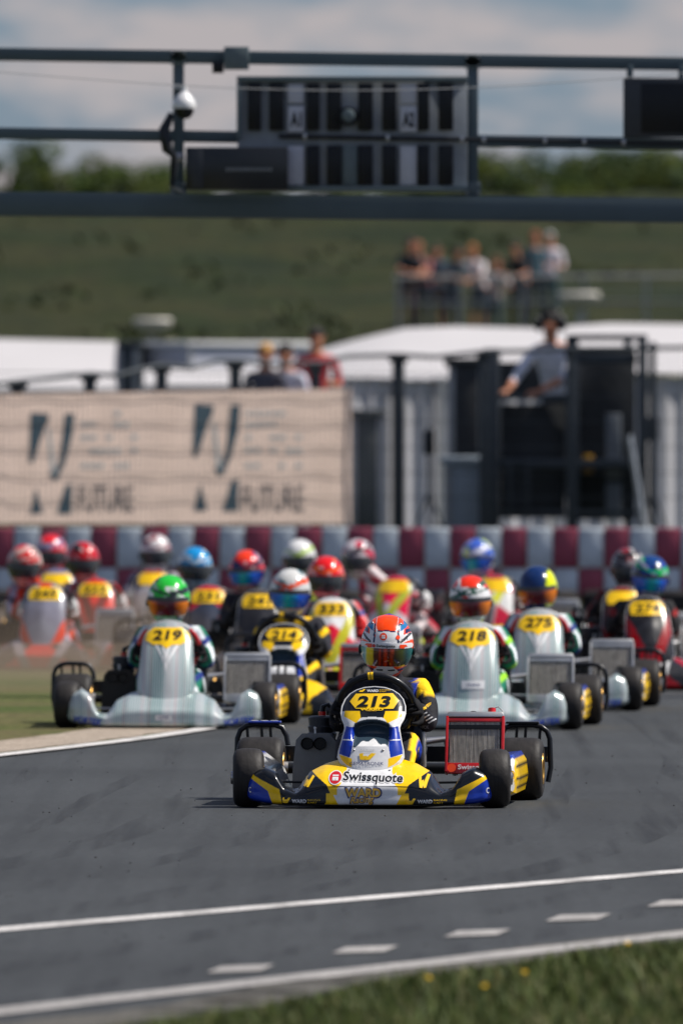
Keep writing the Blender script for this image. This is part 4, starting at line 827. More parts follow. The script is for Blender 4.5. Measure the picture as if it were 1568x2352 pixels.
SIL = dict(livery='silver')
GRN = (srgb(15, 110, 85), srgb(225, 230, 235), srgb(20, 40, 120))
G_blk = flat('glove_black', (.010, .010, .012), rough=.85, spec=.2); G_wht = flat('glove_white', (.6, .6, .6), rough=.8); G_red = flat('glove_red', RED, rough=.8)
k = kart(843, 50.0, 4.8, 'ward', '213', 'leading black, yellow, blue and white kart numbered 213', hero=True)
driver(k, 889, hero_helmet, V_irid, ((.013, .013, .018), YEL, BLU), G_blk, 'driver of the leading kart, orange and white helmet with rainbow visor', hero=True, hroll=2, hyaw=2)
gr, ye = srgb(40, 190, 60), srgb(235, 240, 40)
KARTS = [
 # px, d, yaw, livery, num, cols, plate, label | headpx, helmet, visor, suit, gloves, dlabel
 (376, 62.6, 2.5, 'silver', '219', None, None, 'silver striped kart numbered 219 beside the dry verge', 388, gen_helmet(gr, WHT, (.02, .03, .03), 5.5, gr), V_orange, GRN, G_blk, 'driver in green and white helmet with amber visor, in kart 219'),
 (640, 65.2, 4.5, 'ward', '214', None, None, 'black, yellow and blue kart numbered 214 following behind the leader', 667, gen_helmet((.62, .62, .6), (.1, .2, .22), srgb(240, 80, 30), 2.2), V_blue, (BLK, (.02, .02, .03), YEL), G_blk, 'driver in white helmet with red flash and blue visor, in kart 214'),
 (1078, 62.4, 3.0, 'silver', '218', None, None, 'silver striped kart numbered 218 behind the leader on the right', 1080, gen_helmet(WHT, srgb(235, 50, 20), (.03, .10, .07), 3.0, srgb(235, 50, 20)), V_orange, (srgb(15, 110, 85), srgb(225, 230, 235), srgb(150, 215, 40)), G_blk, 'driver in white helmet with red patches and amber visor, in kart 218'),
 (1232, 66.4, 3.0, 'silver', '275', None, None, 'silver striped kart numbered 275 just behind kart 218', 1234, side_helmet(srgb(15, 45, 95), srgb(225, 235, 20), (.02, .05, .04)), V_orange, GRN, G_blk, 'driver in dark blue helmet with yellow side, in kart 275'),
 (1500, 71.4, -5, 'dark', '274', ((.015, .014, .016), (.03, .03, .035), srgb(150, 10, 20)), 'box', 'black and red kart numbered 274 at the right edge', 1492, gen_helmet(srgb(15, 60, 150), (.01, .02, .05), srgb(30, 190, 90), 5.2, srgb(10, 60, 120)), V_blue, ((.02, .018, .02), (.012, .012, .014), srgb(150, 20, 20)), G_blk, 'driver in blue and green helmet with turquoise visor, in kart 274'),
 (1440, 75.4, -3, 'dark', None, ((.05, .012, .012), (.02, .02, .022), srgb(120, 15, 20)), 'box', 'dark kart almost hidden behind kart 274', 1443, gen_helmet((.03, .02, .025), srgb(140, 25, 30), (.25, .25, .26), 6.1), V_smoke, ((.03, .015, .015), srgb(140, 35, 15), (.02, .02, .02)), G_blk, 'driver in dark red helmet behind the driver of kart 274'),
 (1120, 81.0, 8, 'dark', None, (srgb(190, 30, 60), (.7, .7, .68), srgb(210, 210, 60)), 'box', 'crimson and white kart hidden behind karts 218 and 275', 1096, gen_helmet(srgb(60, 95, 190), srgb(200, 225, 50), (.72, .72, .76), 2.0), V_blue, (srgb(190, 40, 60), (.6, .6, .6), srgb(30, 40, 60)), G_wht, 'driver in blue, lime and white helmet above kart 218'),
 (757, 71.0, 2, 'dark', '333', ((.75, .74, .74), srgb(215, 25, 55), srgb(190, 185, 40)), 'box', 'white and red kart with lime plate behind kart 214', 748, gen_helmet(srgb(225, 25, 30), srgb(150, 12, 20), srgb(255, 110, 30), 8.1, srgb(225, 25, 30)), V_smoke, (srgb(200, 30, 35), (.62, .60, .60), srgb(30, 80, 150)), G_red, 'driver in bright red helmet with grey visor in the white and red kart'),
 (590, 74.2, 2, 'dark', '241', ((.02, .02, .024), (.03, .03, .04), (.10, .08, .06)), 'box', 'black kart with square yellow plate left of kart 214', 566, gen_helmet(srgb(225, 30, 45), srgb(50, 45, 110), (.03, .03, .05), 9.4, srgb(240, 60, 25)), V_blue, ((.02, .022, .03), (.03, .03, .04), (.08, .06, .04)), G_blk, 'driver in red and navy helmet with turquoise visor'),
 (690, 80.6, 4, 'dark', None, ((.5, .5, .48), srgb(120, 130, 30), (.03, .03, .03)), 'box', 'grey and lime kart hidden behind the white and red kart', 688, gen_helmet((.75, .75, .74), (.70, .70, .70), srgb(170, 205, 40), 10.2), V_smoke, ((.3, .3, .3), (.03, .03, .03), srgb(150, 180, 40)), G_blk, 'driver in white and lime helmet behind the red helmeted driver'),
 (862, 80.5, 22, 'dark', None, (srgb(225, 20, 70), (.72, .66, .68), srgb(180, 190, 60)), 'box', 'pink kart with tall nose panel behind the leading driver', 810, gen_helmet((.60, .52, .55), srgb(190, 25, 60), (.04, .03, .04), 11.0), V_smoke, ((.70, .62, .62), srgb(200, 30, 60), (.05, .04, .05)), G_wht, 'driver in white and crimson helmet beside the pink nose panel'),
 (470, 76.0, 3, 'dark', '231', ((.04, .05, .08), srgb(200, 20, 50), (.05, .05, .06)), 'box', 'dark kart with red panel top behind driver of kart 219', 447, gen_helmet(srgb(30, 145, 200), srgb(25, 120, 180), (.62, .65, .66), 12.3, srgb(20, 140, 205)), V_smoke, ((.05, .06, .09), (.03, .04, .05), srgb(170, 170, 175)), G_blk, 'driver in sky blue helmet'),
 (350, 84.0, 0, 'dark', None, ((.10, .11, .16), (.4, .38, .40), srgb(160, 30, 40)), 'box', 'blue grey kart hidden behind the green helmeted driver', 357, gen_helmet((.72, .68, .68), (.66, .62, .63), srgb(130, 30, 40), 13.0), V_smoke, ((.10, .12, .20), (.45, .42, .45), (.05, .05, .08)), G_wht, 'driver in pale white helmet behind the green helmeted driver'),
 (207, 78.6, 4, 'dark', '222', (srgb(225, 35, 26), srgb(205, 22, 30), srgb(120, 20, 20)), 'box', 'orange red kart kicking up dust on the dry verge', 190, gen_helmet(srgb(185, 15, 25), (.02, .015, .018), srgb(200, 20, 30), 14.5), V_smoke, (srgb(190, 35, 30), (.40, .36, .40), srgb(150, 40, 30)), G_wht, 'driver in dark red and black helmet in the orange red kart'),
 (120, 83.5, 4, 'dark', None, (srgb(190, 30, 35), (.18, .20, .38), (.4, .4, .5)), 'box', 'crimson and slate blue kart between the two leftmost karts', 116, gen_helmet(srgb(210, 30, 45), (.45, .48, .58), (.2, .25, .4), 15.2, srgb(215, 25, 35)), V_smoke, (srgb(170, 25, 30), (.3, .3, .4), srgb(120, 30, 40)), G_wht, 'driver in red and pale blue helmet between the two leftmost drivers'),
 (90, 76.8, 5, 'dark', '245', ((.26, .27, .34), (.22, .22, .29), srgb(225, 60, 25)), 'box', 'white and orange kart farthest left on the verge', 57, gen_helmet(srgb(205, 25, 25), (.25, .2, .16), (.55, .4, .35), 16.6), V_smoke, (srgb(200, 60, 25), (.40, .40, .52), (.05, .05, .07)), G_wht, 'leftmost driver, red and brown helmet'),
]
for i, (px, d, yaw, liv, num, cols, plate, lb, hp, hpaint, vis, suit, gl_, dl) in enumerate(KARTS):
    k = kart(px, d, yaw, liv, num, lb, cols=cols, plate=plate, seed=i * 1.7 + 1, fcols={90: (srgb(200, 26, 24), (.04, .03, .03), (.25, .22, .24)), 1500: (srgb(170, 12, 22), (.02, .02, .022), (.6, .6, .6)), 207: (srgb(235, 50, 25), (.05, .04, .04), (.6, .5, .5))}.get(px))
    if px < 300: k.location.z = .006
    driver(k, hp, hpaint, vis, suit, gl_, dl, hroll=random.uniform(-4, 4), hyaw=random.uniform(-10, 10))

# ------------------------------------------------------------------ dust kicked up on the left
M_dust = bpy.data.materials.new('dust'); M_dust.use_nodes = True; t = M_dust.node_tree; t.nodes.clear(); oo = t.nodes.new('ShaderNodeOutputMaterial'); pv = t.nodes.new('ShaderNodeVolumePrincipled'); pv.inputs['Color'].default_value = (.74, .58, .42, 1); pv.inputs['Density'].default_value = .10; pv.inputs['Anisotropy'].default_value = .3; t.links.new(pv.outputs[0], oo.inputs['Volume'])
b = MB()
b.ell((-1.7, 73.5, .0), (1.5, 4.0, .26), 32, 16)
tag(b.build('dust', M_dust), 'brown dust cloud hanging over the left verge', 'dust', kind='stuff')
b = MB(); b.ell((-1.5, 78.0, .0), (1.6, 4.5, .52), 32, 16)
tag(b.build('dust', M_dust), 'thinner dust drifting behind the green helmeted driver', 'dust', kind='stuff')

# ------------------------------------------------------------------ tyre barrier with red and white blocks
YB = 100.6
bar = empty('crash_barrier', (0, YB, 0), label='long red and white chequered crash barrier behind the karts', cat='barrier')
M_bred = mat('barrier_red', srgb(150, 62, 82), rough=.5, var=.25, vscale=6); M_bwht = mat('barrier_white', (.58, .64, .68), rough=.5, var=.22, vscale=6)
bw = .2265
def blk(h):
    return MB().box((0, 0, 0), (bw - .006, .22, h)).mesh('barrier_block', bevel=.018)
bh1, bh2 = blk(.352), blk(.275)
for i in range(-52, 53):
    xx = (945 - 784) / K * YB + i * bw
    o = link('barrier_block', bh1, M_bred if i % 2 == 0 else M_bwht, bar); o.location = (xx, random.uniform(-.008, .008), .552)
    o = link('barrier_block', bh2, M_bwht if i % 2 == 0 else M_bred, bar); o.location = (xx, random.uniform(-.008, .008), .235)
tb = MB()
for i in range(-20, 21): tb.lathe([(-.09, .14), (-.095, .24), (-.06, .29), (.06, .29), (.095, .24), (.09, .14)], c=(i * .60, -.42, .09), axis='z', n=20)
tag(tb.build('tyre_row', M_rubber, bar, smooth=50), kind='stuff')

# ------------------------------------------------------------------ fence and banner
M_post = mat('fence_steel', (.050, .060, .067), rough=.5, metal=.3)
fence = empty('mesh_fence', (0, 107, 0), label='tall grey steel mesh fence above the crash barrier', cat='fence')
def fy(px): return np.interp(px, [-300, 0, 805, 1568, 1900], [102.4, 103.4, 107.2, 107.5, 107.5])
zb_ = .62
top_px = [(-300, 905), (0, 880), (40, 876), (120, 868), (205, 858), (270, 862), (320, 848), (370, 838), (440, 845), (500, 828), (560, 829), (640, 838), (740, 832), (800, 818), (915, 815), (1000, 820), (1110, 808), (1200, 806), (1320, 800), (1450, 800), (1568, 798), (1900, 796)]
pts = [W(x, y, float(fy(x))) - Vector((0, 107, 0)) for x, y in top_px]
MB().tube(pts, .021, 8).build('top_cable', M_post, fence)
for x, y, wd in ((-130, 888, .05), (40, 872, .055), (205, 856, .055), (370, 836, .055), (540, 828, .055), (725, 836, .05), (915, 813, .058), (1110, 806, .04), (1310, 800, .03), (1500, 785, .03), (1700, 798, .05)):
    dd = float(fy(x)); p = W(x, y, dd); b = MB(); b.box((p.x, dd - 106.84, (p.z + .3) / 2), (wd * 2, wd * 1.4, p.z - .3)); b.box((p.x, dd - 106.84, p.z - .05), (wd * 3.2, wd * 2.2, .05)); b.build('post', M_post, fence, bevel=.006)
vb = MB()
def wire(p, q, r=.0021):
    vb.tube([p, q], r, 3, cap=False)
for x in np.arange(-300, 1900, 12.1):
    dd = float(fy(x)); p = W(x, np.interp(x, [a for a, _ in top_px], [c for _, c in top_px]), dd); wire((p.x, dd - 107, .62), (p.x, dd - 107, p.z))
for zz in (.95, 1.18, 1.42, 1.66, 1.90, 2.12):
    for dz in (0,):
        P_ = [W(x, 900, float(fy(x))) for x in range(-300, 1901, 110)]; vb.tube([(p.x, p.y - 107 - .004, zz + dz + random.uniform(-.006, .006)) for p in P_], .0042, 3, cap=False)
tag(vb.build('mesh_wire', M_post, fence, smooth=0), kind='stuff')

M_banner = mat('banner_cloth', (.74, .58, .49), rough=.8, var=.07, vscale=3, bump=.3, bscale=4)
M_bink = mat('banner_teal_print', (.022, .050, .072), rough=.8); M_bgrey = mat('banner_grey_print', (.055, .055, .065), rough=.8); M_bblue = mat('banner_pale_print', (.33, .36, .37), rough=.8)
def translucent(m, k):
    t = m.node_tree; b = t.nodes['Principled BSDF']; o = [q for q in t.nodes if q.type == 'OUTPUT_MATERIAL'][0]; tr = t.nodes.new('ShaderNodeBsdfTranslucent'); mx = t.nodes.new('ShaderNodeMixShader'); mx.inputs[0].default_value = k
    t.links.new(b.inputs['Base Color'].links[0].from_socket, tr.inputs[0]); t.links.new(b.outputs[0], mx.inputs[1]); t.links.new(tr.outputs[0], mx.inputs[2]); t.links.new(mx.outputs[0], o.inputs[0])
translucent(M_banner, .15)
ban = empty('banner', (0, 107, 0), label='long beige advertising banner hung on the mesh fence', cat='banner')
n = 90; xsb = np.linspace(-60, 806, n); V = []
for x in xsb:
    dd = float(fy(x)) + .04; tp = np.interp(x, [0, 806], [905, 893]); 
    for kk in range(13):
        p = W(x, tp + (1203 - tp) * kk / 12, dd); V.append((p.x, dd - 107 + .012 * math.sin(x * .045 + kk * .5), p.z))
me = npmesh('cloth', V, gridfaces(n, 13)); bo = link('cloth', me, M_banner, ban)
bbv = BVHTree.FromPolygons([v.co.copy() for v in me.vertices], [tuple(p.vertices) for p in me.polygons])
def bpx(P_): return [(W(x, y, float(fy(x)) + .04).x, W(x, y, float(fy(x)) + .04).z) for x, y in P_]
for (ox, oy) in ((0, 0), (372, -22)):
    s_ = 1.0 if ox == 0 else 1.06
    for q in ([(70, 948), (112, 950), (108, 975), (96, 985), (84, 1020), (76, 1062), (66, 1062), (68, 1020)], [(148, 950), (170, 950), (166, 1000), (150, 1060), (132, 1102), (122, 1104), (112, 1085), (124, 1085), (138, 1050), (146, 1010)], [(82, 1120), (98, 1178), (68, 1180)], [(150, 1115), (166, 1110), (164, 1180), (130, 1180), (142, 1150)], [(108, 985), (114, 985), (124, 1060), (128, 1090), (118, 1088)]):
        poly_on(bpx([(x * s_ + ox, (y - 1180) * s_ + 1180 + oy * 0 - (6 if ox else 0)) for x, y in q]), M_bink if q[0][0] != 108 else M_bblue, bo, bbv, .006, 'emblem', maxe=.08, frm=-20)
    x0, x1 = (178, 305) if ox == 0 else (555, 697); a, c_ = bpx([(x0, 1176), (x1, 1115)])
    text_on('FUTURE', (a[0], a[1], c_[0], c_[1]), M_bgrey, bo, bbv, bold=.01, off=.006, frm=-20)
    for r_, (yy) in enumerate((945, 970, 1000, 1030, 1065)):
        for j in range(7):
            if random.random() < .45: continue
            xx = x0 + 8 + j * 19; poly_on(bpx([(xx, yy), (xx + 14, yy - 1), (xx + 14, yy + 9), (xx, yy + 10)]), M_bblue, bo, bbv, .006, 'faded_print', maxe=.08, frm=-20)

# ------------------------------------------------------------------ marquee, container, vans behind
M_tent = mat('tent_canvas', (.52, .505, .51), rough=.8, var=.05, vscale=.6); M_wallt = mat('tent_wall_canvas', (.80, .79, .81), rough=.85, var=.12, vscale=.7)
translucent(M_wallt, .35)
tent = empty('marquee', (0, 126, 0), label='long white marquee with a bright sloping roof behind the fence', cat='marquee')
rp = [(700, 812), (780, 793), (850, 768), (930, 756), (1050, 752), (1230, 750), (1400, 745), (1568, 745), (1750, 748), (1950, 752)]
V = []; nR = 8
for x, y in rp:
    top = W(x, y, 134)
    for kk in range(nR + 1):
        f = kk / nR; bot = W(x, 868 - (12 if x > 1300 else 0), 122.3 + .60 * (W(x, 866, 124.1).x - W(700, 866, 124.1).x)); p = top.lerp(bot, f); V.append((p.x, p.y - 126, p.z - .10 * math.sin(f * math.pi) + .02 * math.sin(x * .05 + kk)))
link('roof', npmesh('roof', V, gridfaces(len(rp), nR + 1)), M_tent, tent)
for i, (x0, x1) in enumerate(((700, 785), (785, 905), (905, 1010), (1010, 1140), (1140, 1270), (1270, 1400), (1400, 1500), (1500, 1640), (1640, 1950))):
    a = W(x0, 866, 124.1); c_ = W(x1, 866, 124.1); V = []
    for kk in range(13):
        x = a.x + (c_.x - a.x) * kk / 12; yy = -3.6 + .60 * (x - W(700, 866, 124.1).x) + .03 * math.sin(kk * 1.6)
        V += [(x, yy, .3), (x, yy, a.z)]
    link('wall_panel', npmesh('wall_panel', V, gridfaces(13, 2)), M_wallt, tent)
    yq = -3.7 + .60 * (a.x - W(700, 866, 124.1).x); MB().tube([(a.x, yq, .3), (a.x, yq, a.z)], .035, 8).build('pole', M_ally, tent)
M_box = mat('box_white', (.78, .77, .76), rough=.5, var=.04); M_boxg = mat('box_grey', (.66, .67, .74), rough=.6, var=.08)
def bodybox(name, px0, px1, top, d, m, label, cat, roofm=None, depth=2.2, yawd=0):
    a = W(px0, top, d); c_ = W(px1, top, d); zg = float(zt(0, d)) - .1; wd = c_.x - a.x; o = empty(name, ((a.x + c_.x) / 2, d + depth / 2, zg), R(yawd), label=label, cat=cat)
    MB().box((0, 0, (a.z - zg) / 2), (wd, depth, a.z - zg - .12)).build('wall', m, o, bevel=.03); MB().box((0, 0, a.z - zg - .04), (wd + .08, depth + .08, .08)).build('roof', roofm or m, o, bevel=.02)
    for s in (-1, 1): MB().box((s * (wd / 2 - .03), -depth / 2 - .012, (a.z - zg) / 2), (.06, .02, a.z - zg - .2)).build('corner_post', M_grey, o)
    return o
def slopetent(name, px0, px1, t0, t1, b0, d, label, m):
    o = empty(name, (0, d, 0), label=label, cat='marquee'); V = []
    for k in range(17):
        x = px0 + (px1 - px0) * k / 16; f = k / 16; top = W(x, t0 + (t1 - t0) * f, d + 2.2); bot = W(x, b0, d)
        for j in range(7): p = top.lerp(bot, j / 6); V.append((p.x, p.y - d, p.z - .04 * math.sin(j / 6 * math.pi)))
    link('roof', npmesh('roof', V, gridfaces(17, 7)), m, o)
    for x0, x1 in ((px0, (px0 + px1) / 2), ((px0 + px1) / 2, px1)):
        a = W(x0, b0, d + .02); c_ = W(x1, b0, d + .02); link('wall_panel', npmesh('wall_panel', [(a.x, .05, .3), (a.x, .05, a.z), (c_.x, .05, .3), (c_.x, .05, a.z)], [(0, 1, 3, 2)]), M_wallt, o); MB().tube([(a.x, 0, .3), (a.x, 0, a.z)], .03, 8).build('pole', M_ally, o)
    a = W(px1, t1, d + 2.2); c_ = W(px1, b0, d); link('side_panel', npmesh('side_panel', [(a.x, 2.2, .3), (a.x, 2.2, a.z), (c_.x, 0, .3), (c_.x, 0, c_.z)], [(0, 1, 3, 2)]), M_wallt, o)
slopetent('marquee', -200, 268, 774, 784, 893, 136, 'bright white marquee roof at the left behind the banner', M_tent)
bodybox('container', 318, 640, 784, 142, M_boxg, 'grey site container right of the left white marquee', 'container', roofm=M_box, yawd=28)
bodybox('cabin', 268, 318, 783, 141, M_post, 'narrow dark cabin between the left white marquee and grey container', 'cabin')
slopetent('marquee', 330, 760, 848, 838, 885, 130, 'low pale marquee roof behind the spectators over the banner', M_tent)
# dark panel and boxes seen through the fence
bodybox('equipment_case', 1030, 1112, 822, 112.5, mat('charcoal_cover', (.035, .037, .04), rough=.8), 'tall charcoal covered rack left of the marshal tower', 'rack', depth=.5)
bodybox('crate', 1020, 1125, 1048, 110.8, mat('pale_blue_box', (.36, .42, .47), rough=.6), 'pale blue grey storage crate in front of the charcoal rack', 'crate', depth=.4)
bodybox('cover_panel', 805, 880, 940, 122, mat('dull_green_cover', (.10, .11, .11), rough=.8), 'dull dark cover panel right of the banner end', 'cover', depth=.3)  # plain dull cover panel, not a speaker
# tripod lights on stands
for px, py, lb in ((985, 1015, 'small dark speaker on a tripod stand left of the crate'), (1498, 985, 'slim dark light on a tripod at the right of the tower')):
    p = W(px, py, 112); zg = float(zt(0, 112)); s_ = empty('tripod_stand', (p.x, 112, zg), label=lb, cat='tripod')
    MB().tube([(0, 0, .35), (0, 0, p.z - zg + .15)], .018, 8).build('pole', M_dsteel, s_)
    for k3 in range(3): q = k3 * 2.094 + .5; MB().tube([(0, 0, .55), (.25 * math.cos(q), .25 * math.sin(q), 0)], .012, 6).build('leg', M_dsteel, s_)
    MB().box((0, -.04, p.z - zg), (.11, .10, .24)).build('speaker_box', M_black, s_, bevel=.01)

# ------------------------------------------------------------------ marshal tower
DT = 110.0; zg = float(zt(0, DT)) - .05
tw = empty('marshal_tower', (0, DT, zg), label='dark steel marshal tower with raised platform behind the fence', cat='tower')
M_tw = mat('tower_steel', (.045, .055, .065), rough=.5, metal=.2); M_tarp_shade = mat('black_tarp_and_shade', (.018, .021, .024), rough=.75, var=.3, vscale=5, bump=.4, bscale=6)
def tx(px): return (px - 784) / K * DT
def tz(py): return CAM_H + (HOR - py) / K * DT - zg
def tbox(nm, x0, x1, y0, y1, yc, dp, m=M_tw, **k_): return MB().box(((tx(x0) + tx(x1)) / 2, yc, (tz(y0) + tz(y1)) / 2), (tx(x1) - tx(x0), dp, tz(y0) - tz(y1))).build(nm, m, tw, bevel=.006, **k_)
tbox('post', 1110, 1148, 800, 1230, 0, .12); tbox('post', 1300, 1328, 778, 1230, .05, .12); tbox('post', 1464, 1486, 770, 1230, 0, .10); tbox('post', 1120, 1140, 880, 1230, 1.4, .1); tbox('post', 1440, 1458, 770, 1230, 1.3, .1)
tbox('top_rail', 1300, 1486, 768, 782, .0, .06); tbox('top_rail', 1148, 1302, 905, 918, -.02, .05); tbox('platform', 1110, 1486, 1055, 1075, .65, 1.3); tbox('crossbar', 1110, 1486, 1172, 1182, .0, .04)
tbox('sheet', 1149, 1299, 928, 1190, .16, .02, M_tarp_shade); tbox('sheet', 1329, 1462, 800, 1195, .55, .02, M_tarp_shade); tbox('sheet', 1118, 1300, 830, 905, 1.45, .02, M_tarp_shade)  # right-hand sheet paints the shade inside the tower opening as black
tbox('roof_beam', 1328, 1462, 812, 836, .1, .1)
tbox('door_panel', 1392, 1428, 950, 1100, .3, .03, mat('tower_grey_panel', (.16, .18, .20), rough=.6)); tbox('door_panel', 1392, 1428, 1108, 1195, .3, .03, mat('tower_grey_panel', (.16, .18, .20), rough=.6))
tbox('yellow_bag', 1340, 1362, 1045, 1088, .20, .07, mat('yellow_bag', srgb(190, 140, 20), rough=.7))
for k_ in range(6): tbox('ladder_rung', 1170, 1212, 1060 + k_ * 22, 1065 + k_ * 22, -.10, .03)
for x_ in (1168, 1212): tbox('ladder_rail', x_ - 3, x_ + 3, 1050, 1195, -.10, .03)
MB().tube([(tx(1443), -.25, tz(1000)), (tx(1478), -.30, tz(1215))], .03, 10).build('support_pole', M_ally, tw)

# ------------------------------------------------------------------ people
def person(loc, rz, h, skin, top, legs, hair, label, group=None, pose='lean', cat='spectator', headset=False, shorts=False, cap=False):
    s = h / 1.75
    if pose == 'lean':
        J = {'pel': ((0, .12, .93), (.14, .11)), 'bel': ((0, .06, 1.08), (.14, .10)), 'che': ((0, -.08, 1.28), (.165, .11)), 'nk0': ((0, -.16, 1.42), (.07, .06)), 'nk': ((0, -.19, 1.47), .052), 'hd': ((0, -.22, 1.56), (.074, .088)), 'hd2': ((0, -.235, 1.65), (.07, .082)),
             'shL': ((-.18, -.10, 1.37), .062), 'elL': ((-.24, -.30, 1.14), .042), 'wrL': ((-.10, -.46, 1.10), .028), 'shR': ((.18, -.10, 1.37), .062), 'elR': ((.24, -.30, 1.14), .042), 'wrR': ((.10, -.46, 1.10), .028)}
        hd = (0, -.225, 1.60); wr = [((-.10, -.46, 1.10), (.8, -.3, 0)), ((.10, -.46, 1.10), (-.8, -.3, 0))]
    elif pose == 'lean_on':
        J = {'pel': ((.05, .12, .93), (.14, .11)), 'bel': ((.04, .06, 1.08), (.14, .10)), 'che': ((0, -.05, 1.29), (.165, .11)), 'nk0': ((-.01, -.10, 1.44), (.07, .06)), 'nk': ((-.01, -.12, 1.49), .052), 'hd': ((-.01, -.14, 1.58), (.074, .088)), 'hd2': ((-.01, -.15, 1.67), (.07, .082)),
             'shL': ((-.18, -.07, 1.38), .065), 'elL': ((-.30, -.26, 1.14), .045), 'wrL': ((-.34, -.44, 1.02), .030), 'shR': ((.18, -.06, 1.38), .065), 'elR': ((.16, -.32, 1.12), .045), 'wrR': ((-.06, -.44, 1.00), .030)}
        hd = (-.01, -.145, 1.62); wr = [((-.34, -.44, 1.02), (-.3, -.7, -.3)), ((-.06, -.44, 1.00), (-.8, -.4, -.1))]
    else:
        J = {'pel': ((0, 0, .93), (.14, .11)), 'bel': ((0, 0, 1.08), (.135, .10)), 'che': ((0, 0, 1.30), (.165, .11)), 'nk0': ((0, 0, 1.45), (.07, .06)), 'nk': ((0, -.01, 1.50), .052), 'hd': ((0, -.02, 1.58), (.074, .088)), 'hd2': ((0, -.025, 1.67), (.07, .082)),
             'shL': ((-.19, 0, 1.39), .060), 'elL': ((-.25, .02, 1.10), .042), 'wrL': ((-.22, -.14, .90), .028), 'shR': ((.19, 0, 1.39), .060), 'elR': ((.25, -.03, 1.11), .042), 'wrR': ((.17, -.22, 1.12), .028)}
        hd = (0, -.025, 1.62); wr = [((-.22, -.14, .90), (0, -.4, -.9)), ((.17, -.22, 1.12), (-.4, -.7, .2))]
    py_ = J['pel'][0][1]
    for n_, sx in (('L', -1), ('R', 1)):
        J['hi' + n_] = ((.09 * sx, py_, .86), .088); J['kn' + n_] = ((.11 * sx, py_ * .8 - .03, .48), .056); J['an' + n_] = ((.12 * sx, py_ * .7, .09), .038); J['to' + n_] = ((.13 * sx, py_ * .7 - .15, .045), .034)
    E = [('pel', 'bel'), ('bel', 'che'), ('che', 'nk0'), ('nk0', 'nk'), ('nk', 'hd'), ('hd', 'hd2')] + [(a + n_, b_ + n_) for n_ in 'LR' for a, b_ in (('sh', 'el'), ('el', 'wr'), ('hi', 'kn'), ('kn', 'an'), ('an', 'to'))] + [('che', 'shL'), ('che', 'shR'), ('pel', 'hiL'), ('pel', 'hiR')]
    me = skin_body('body' + pose, J, E, 'pel').copy(); v = coords(me); x, y, z = v.T; C = np.tile(skin, (len(x), 1)).astype(float)
    tk = (z < 1.43) & (z > .93) & (np.abs(x) < .30); mask(C, tk & ((z > 1.22) | (np.hypot(x, y - py_ * .5) < .24)), top); mask(C, (z > 1.12) & (z < 1.42) & (y > (-.30 if pose == 'lean' else -.1)), top)
    if pose == 'lean_on': mask(C, (z > .96) & (z < 1.42) & ~((y < -.36)), top)
    mask(C, (z <= .96) & (z > (.50 if shorts else .07)) & (y > -.2), legs); mask(C, z <= .07, (.03, .03, .03)); paint(me, C)
    o = link('person', me, M_cloth); o.location = loc; o.rotation_euler = (0, 0, rz); o.scale = (s, s, s); tag(o, label, cat, group)
    M_sk = flat('skin', skin, rough=.6); M_h = flat('hair', hair, rough=.8)
    b = MB(); b.ell((hd[0], hd[1] + .022, hd[2] + .045), (.086, .096, .078), 14, 8); b.ell((hd[0], hd[1] + .055, hd[2] - .005), (.078, .06, .085), 12, 8)
    if cap: b.box((hd[0], hd[1] - .11, hd[2] + .055), (.12, .09, .012))
    b.build('cap' if cap else 'hair', M_h, o, smooth=80)
    MB().ell((hd[0], hd[1] - .088, hd[2] - .005), (.014, .022, .024), 8, 6).build('nose', M_sk, o, smooth=80)
    for q in (-1, 1): MB().ell((hd[0] + q * .078, hd[1] + .005, hd[2]), (.012, .02, .03), 8, 6).build('ear', M_sk, o, smooth=80)
    for q in (-1, 1): MB().ell((hd[0] + q * .030, hd[1] - .078, hd[2] + .018), (.013, .008, .008), 8, 6).build('eye', M_ink, o)
    MB().ell((hd[0], hd[1] - .082, hd[2] - .045), (.024, .008, .006), 8, 6).build('mouth', flat('lips', srgb(150, 80, 75)), o)
    for (w_, dr), sd_ in zip(wr, (-1, 1)): place_hand('hand', M_sk, o, w_, dr, (0, 0, -1), sd_, 1.0, .5)
    if headset:
        hs = MB()
        for q in (-1, 1): hs.ell((hd[0] + q * .110, hd[1] + .005, hd[2] + .005), (.045, .065, .075), 12, 8)
        hs.tube([(hd[0] + .11 * math.cos(t_), hd[1] + .005, hd[2] + .02 + .12 * math.sin(t_)) for t_ in np.linspace(0, math.pi, 12)], .012, 6); hs.build('ear_defenders', M_black, o)
    return o
SK = srgb(200, 140, 110)
pz = tz(1055) + zg + .01
person(W(1274, 950, DT + .45).xy.to_3d() + Vector((0, 0, pz - .42)), R(-14), 1.86, SK, (.84, .86, .95), (.03, .04, .06), (.015, .012, .012), 'marshal in pale blue shirt and black ear defenders leaning on the tower rail', pose='lean_on', cat='marshal', headset=True)
MB().box(((tx(1200) + tx(1300)) / 2, .55, tz(1055) - .27), (tx(1330) - tx(1180), .5, .03)).build('step_board', M_tw, tw)
def pp(px, py, d, *a, **k_):       # py = crown of the head; the feet stand on the ground at that distance
    p = W(px, py, d); g = float(zt(0, d)); h = min(1.95, max(1.35, (p.z - g) * (1.0 if k_.get('pose') != 'lean' else 1.05))); return person((p.x, d, p.z - (h * (1.0 if k_.get('pose') != 'lean' else .975))), a[0], h, *a[1:], **k_)
gA = 'spectators behind the banner'
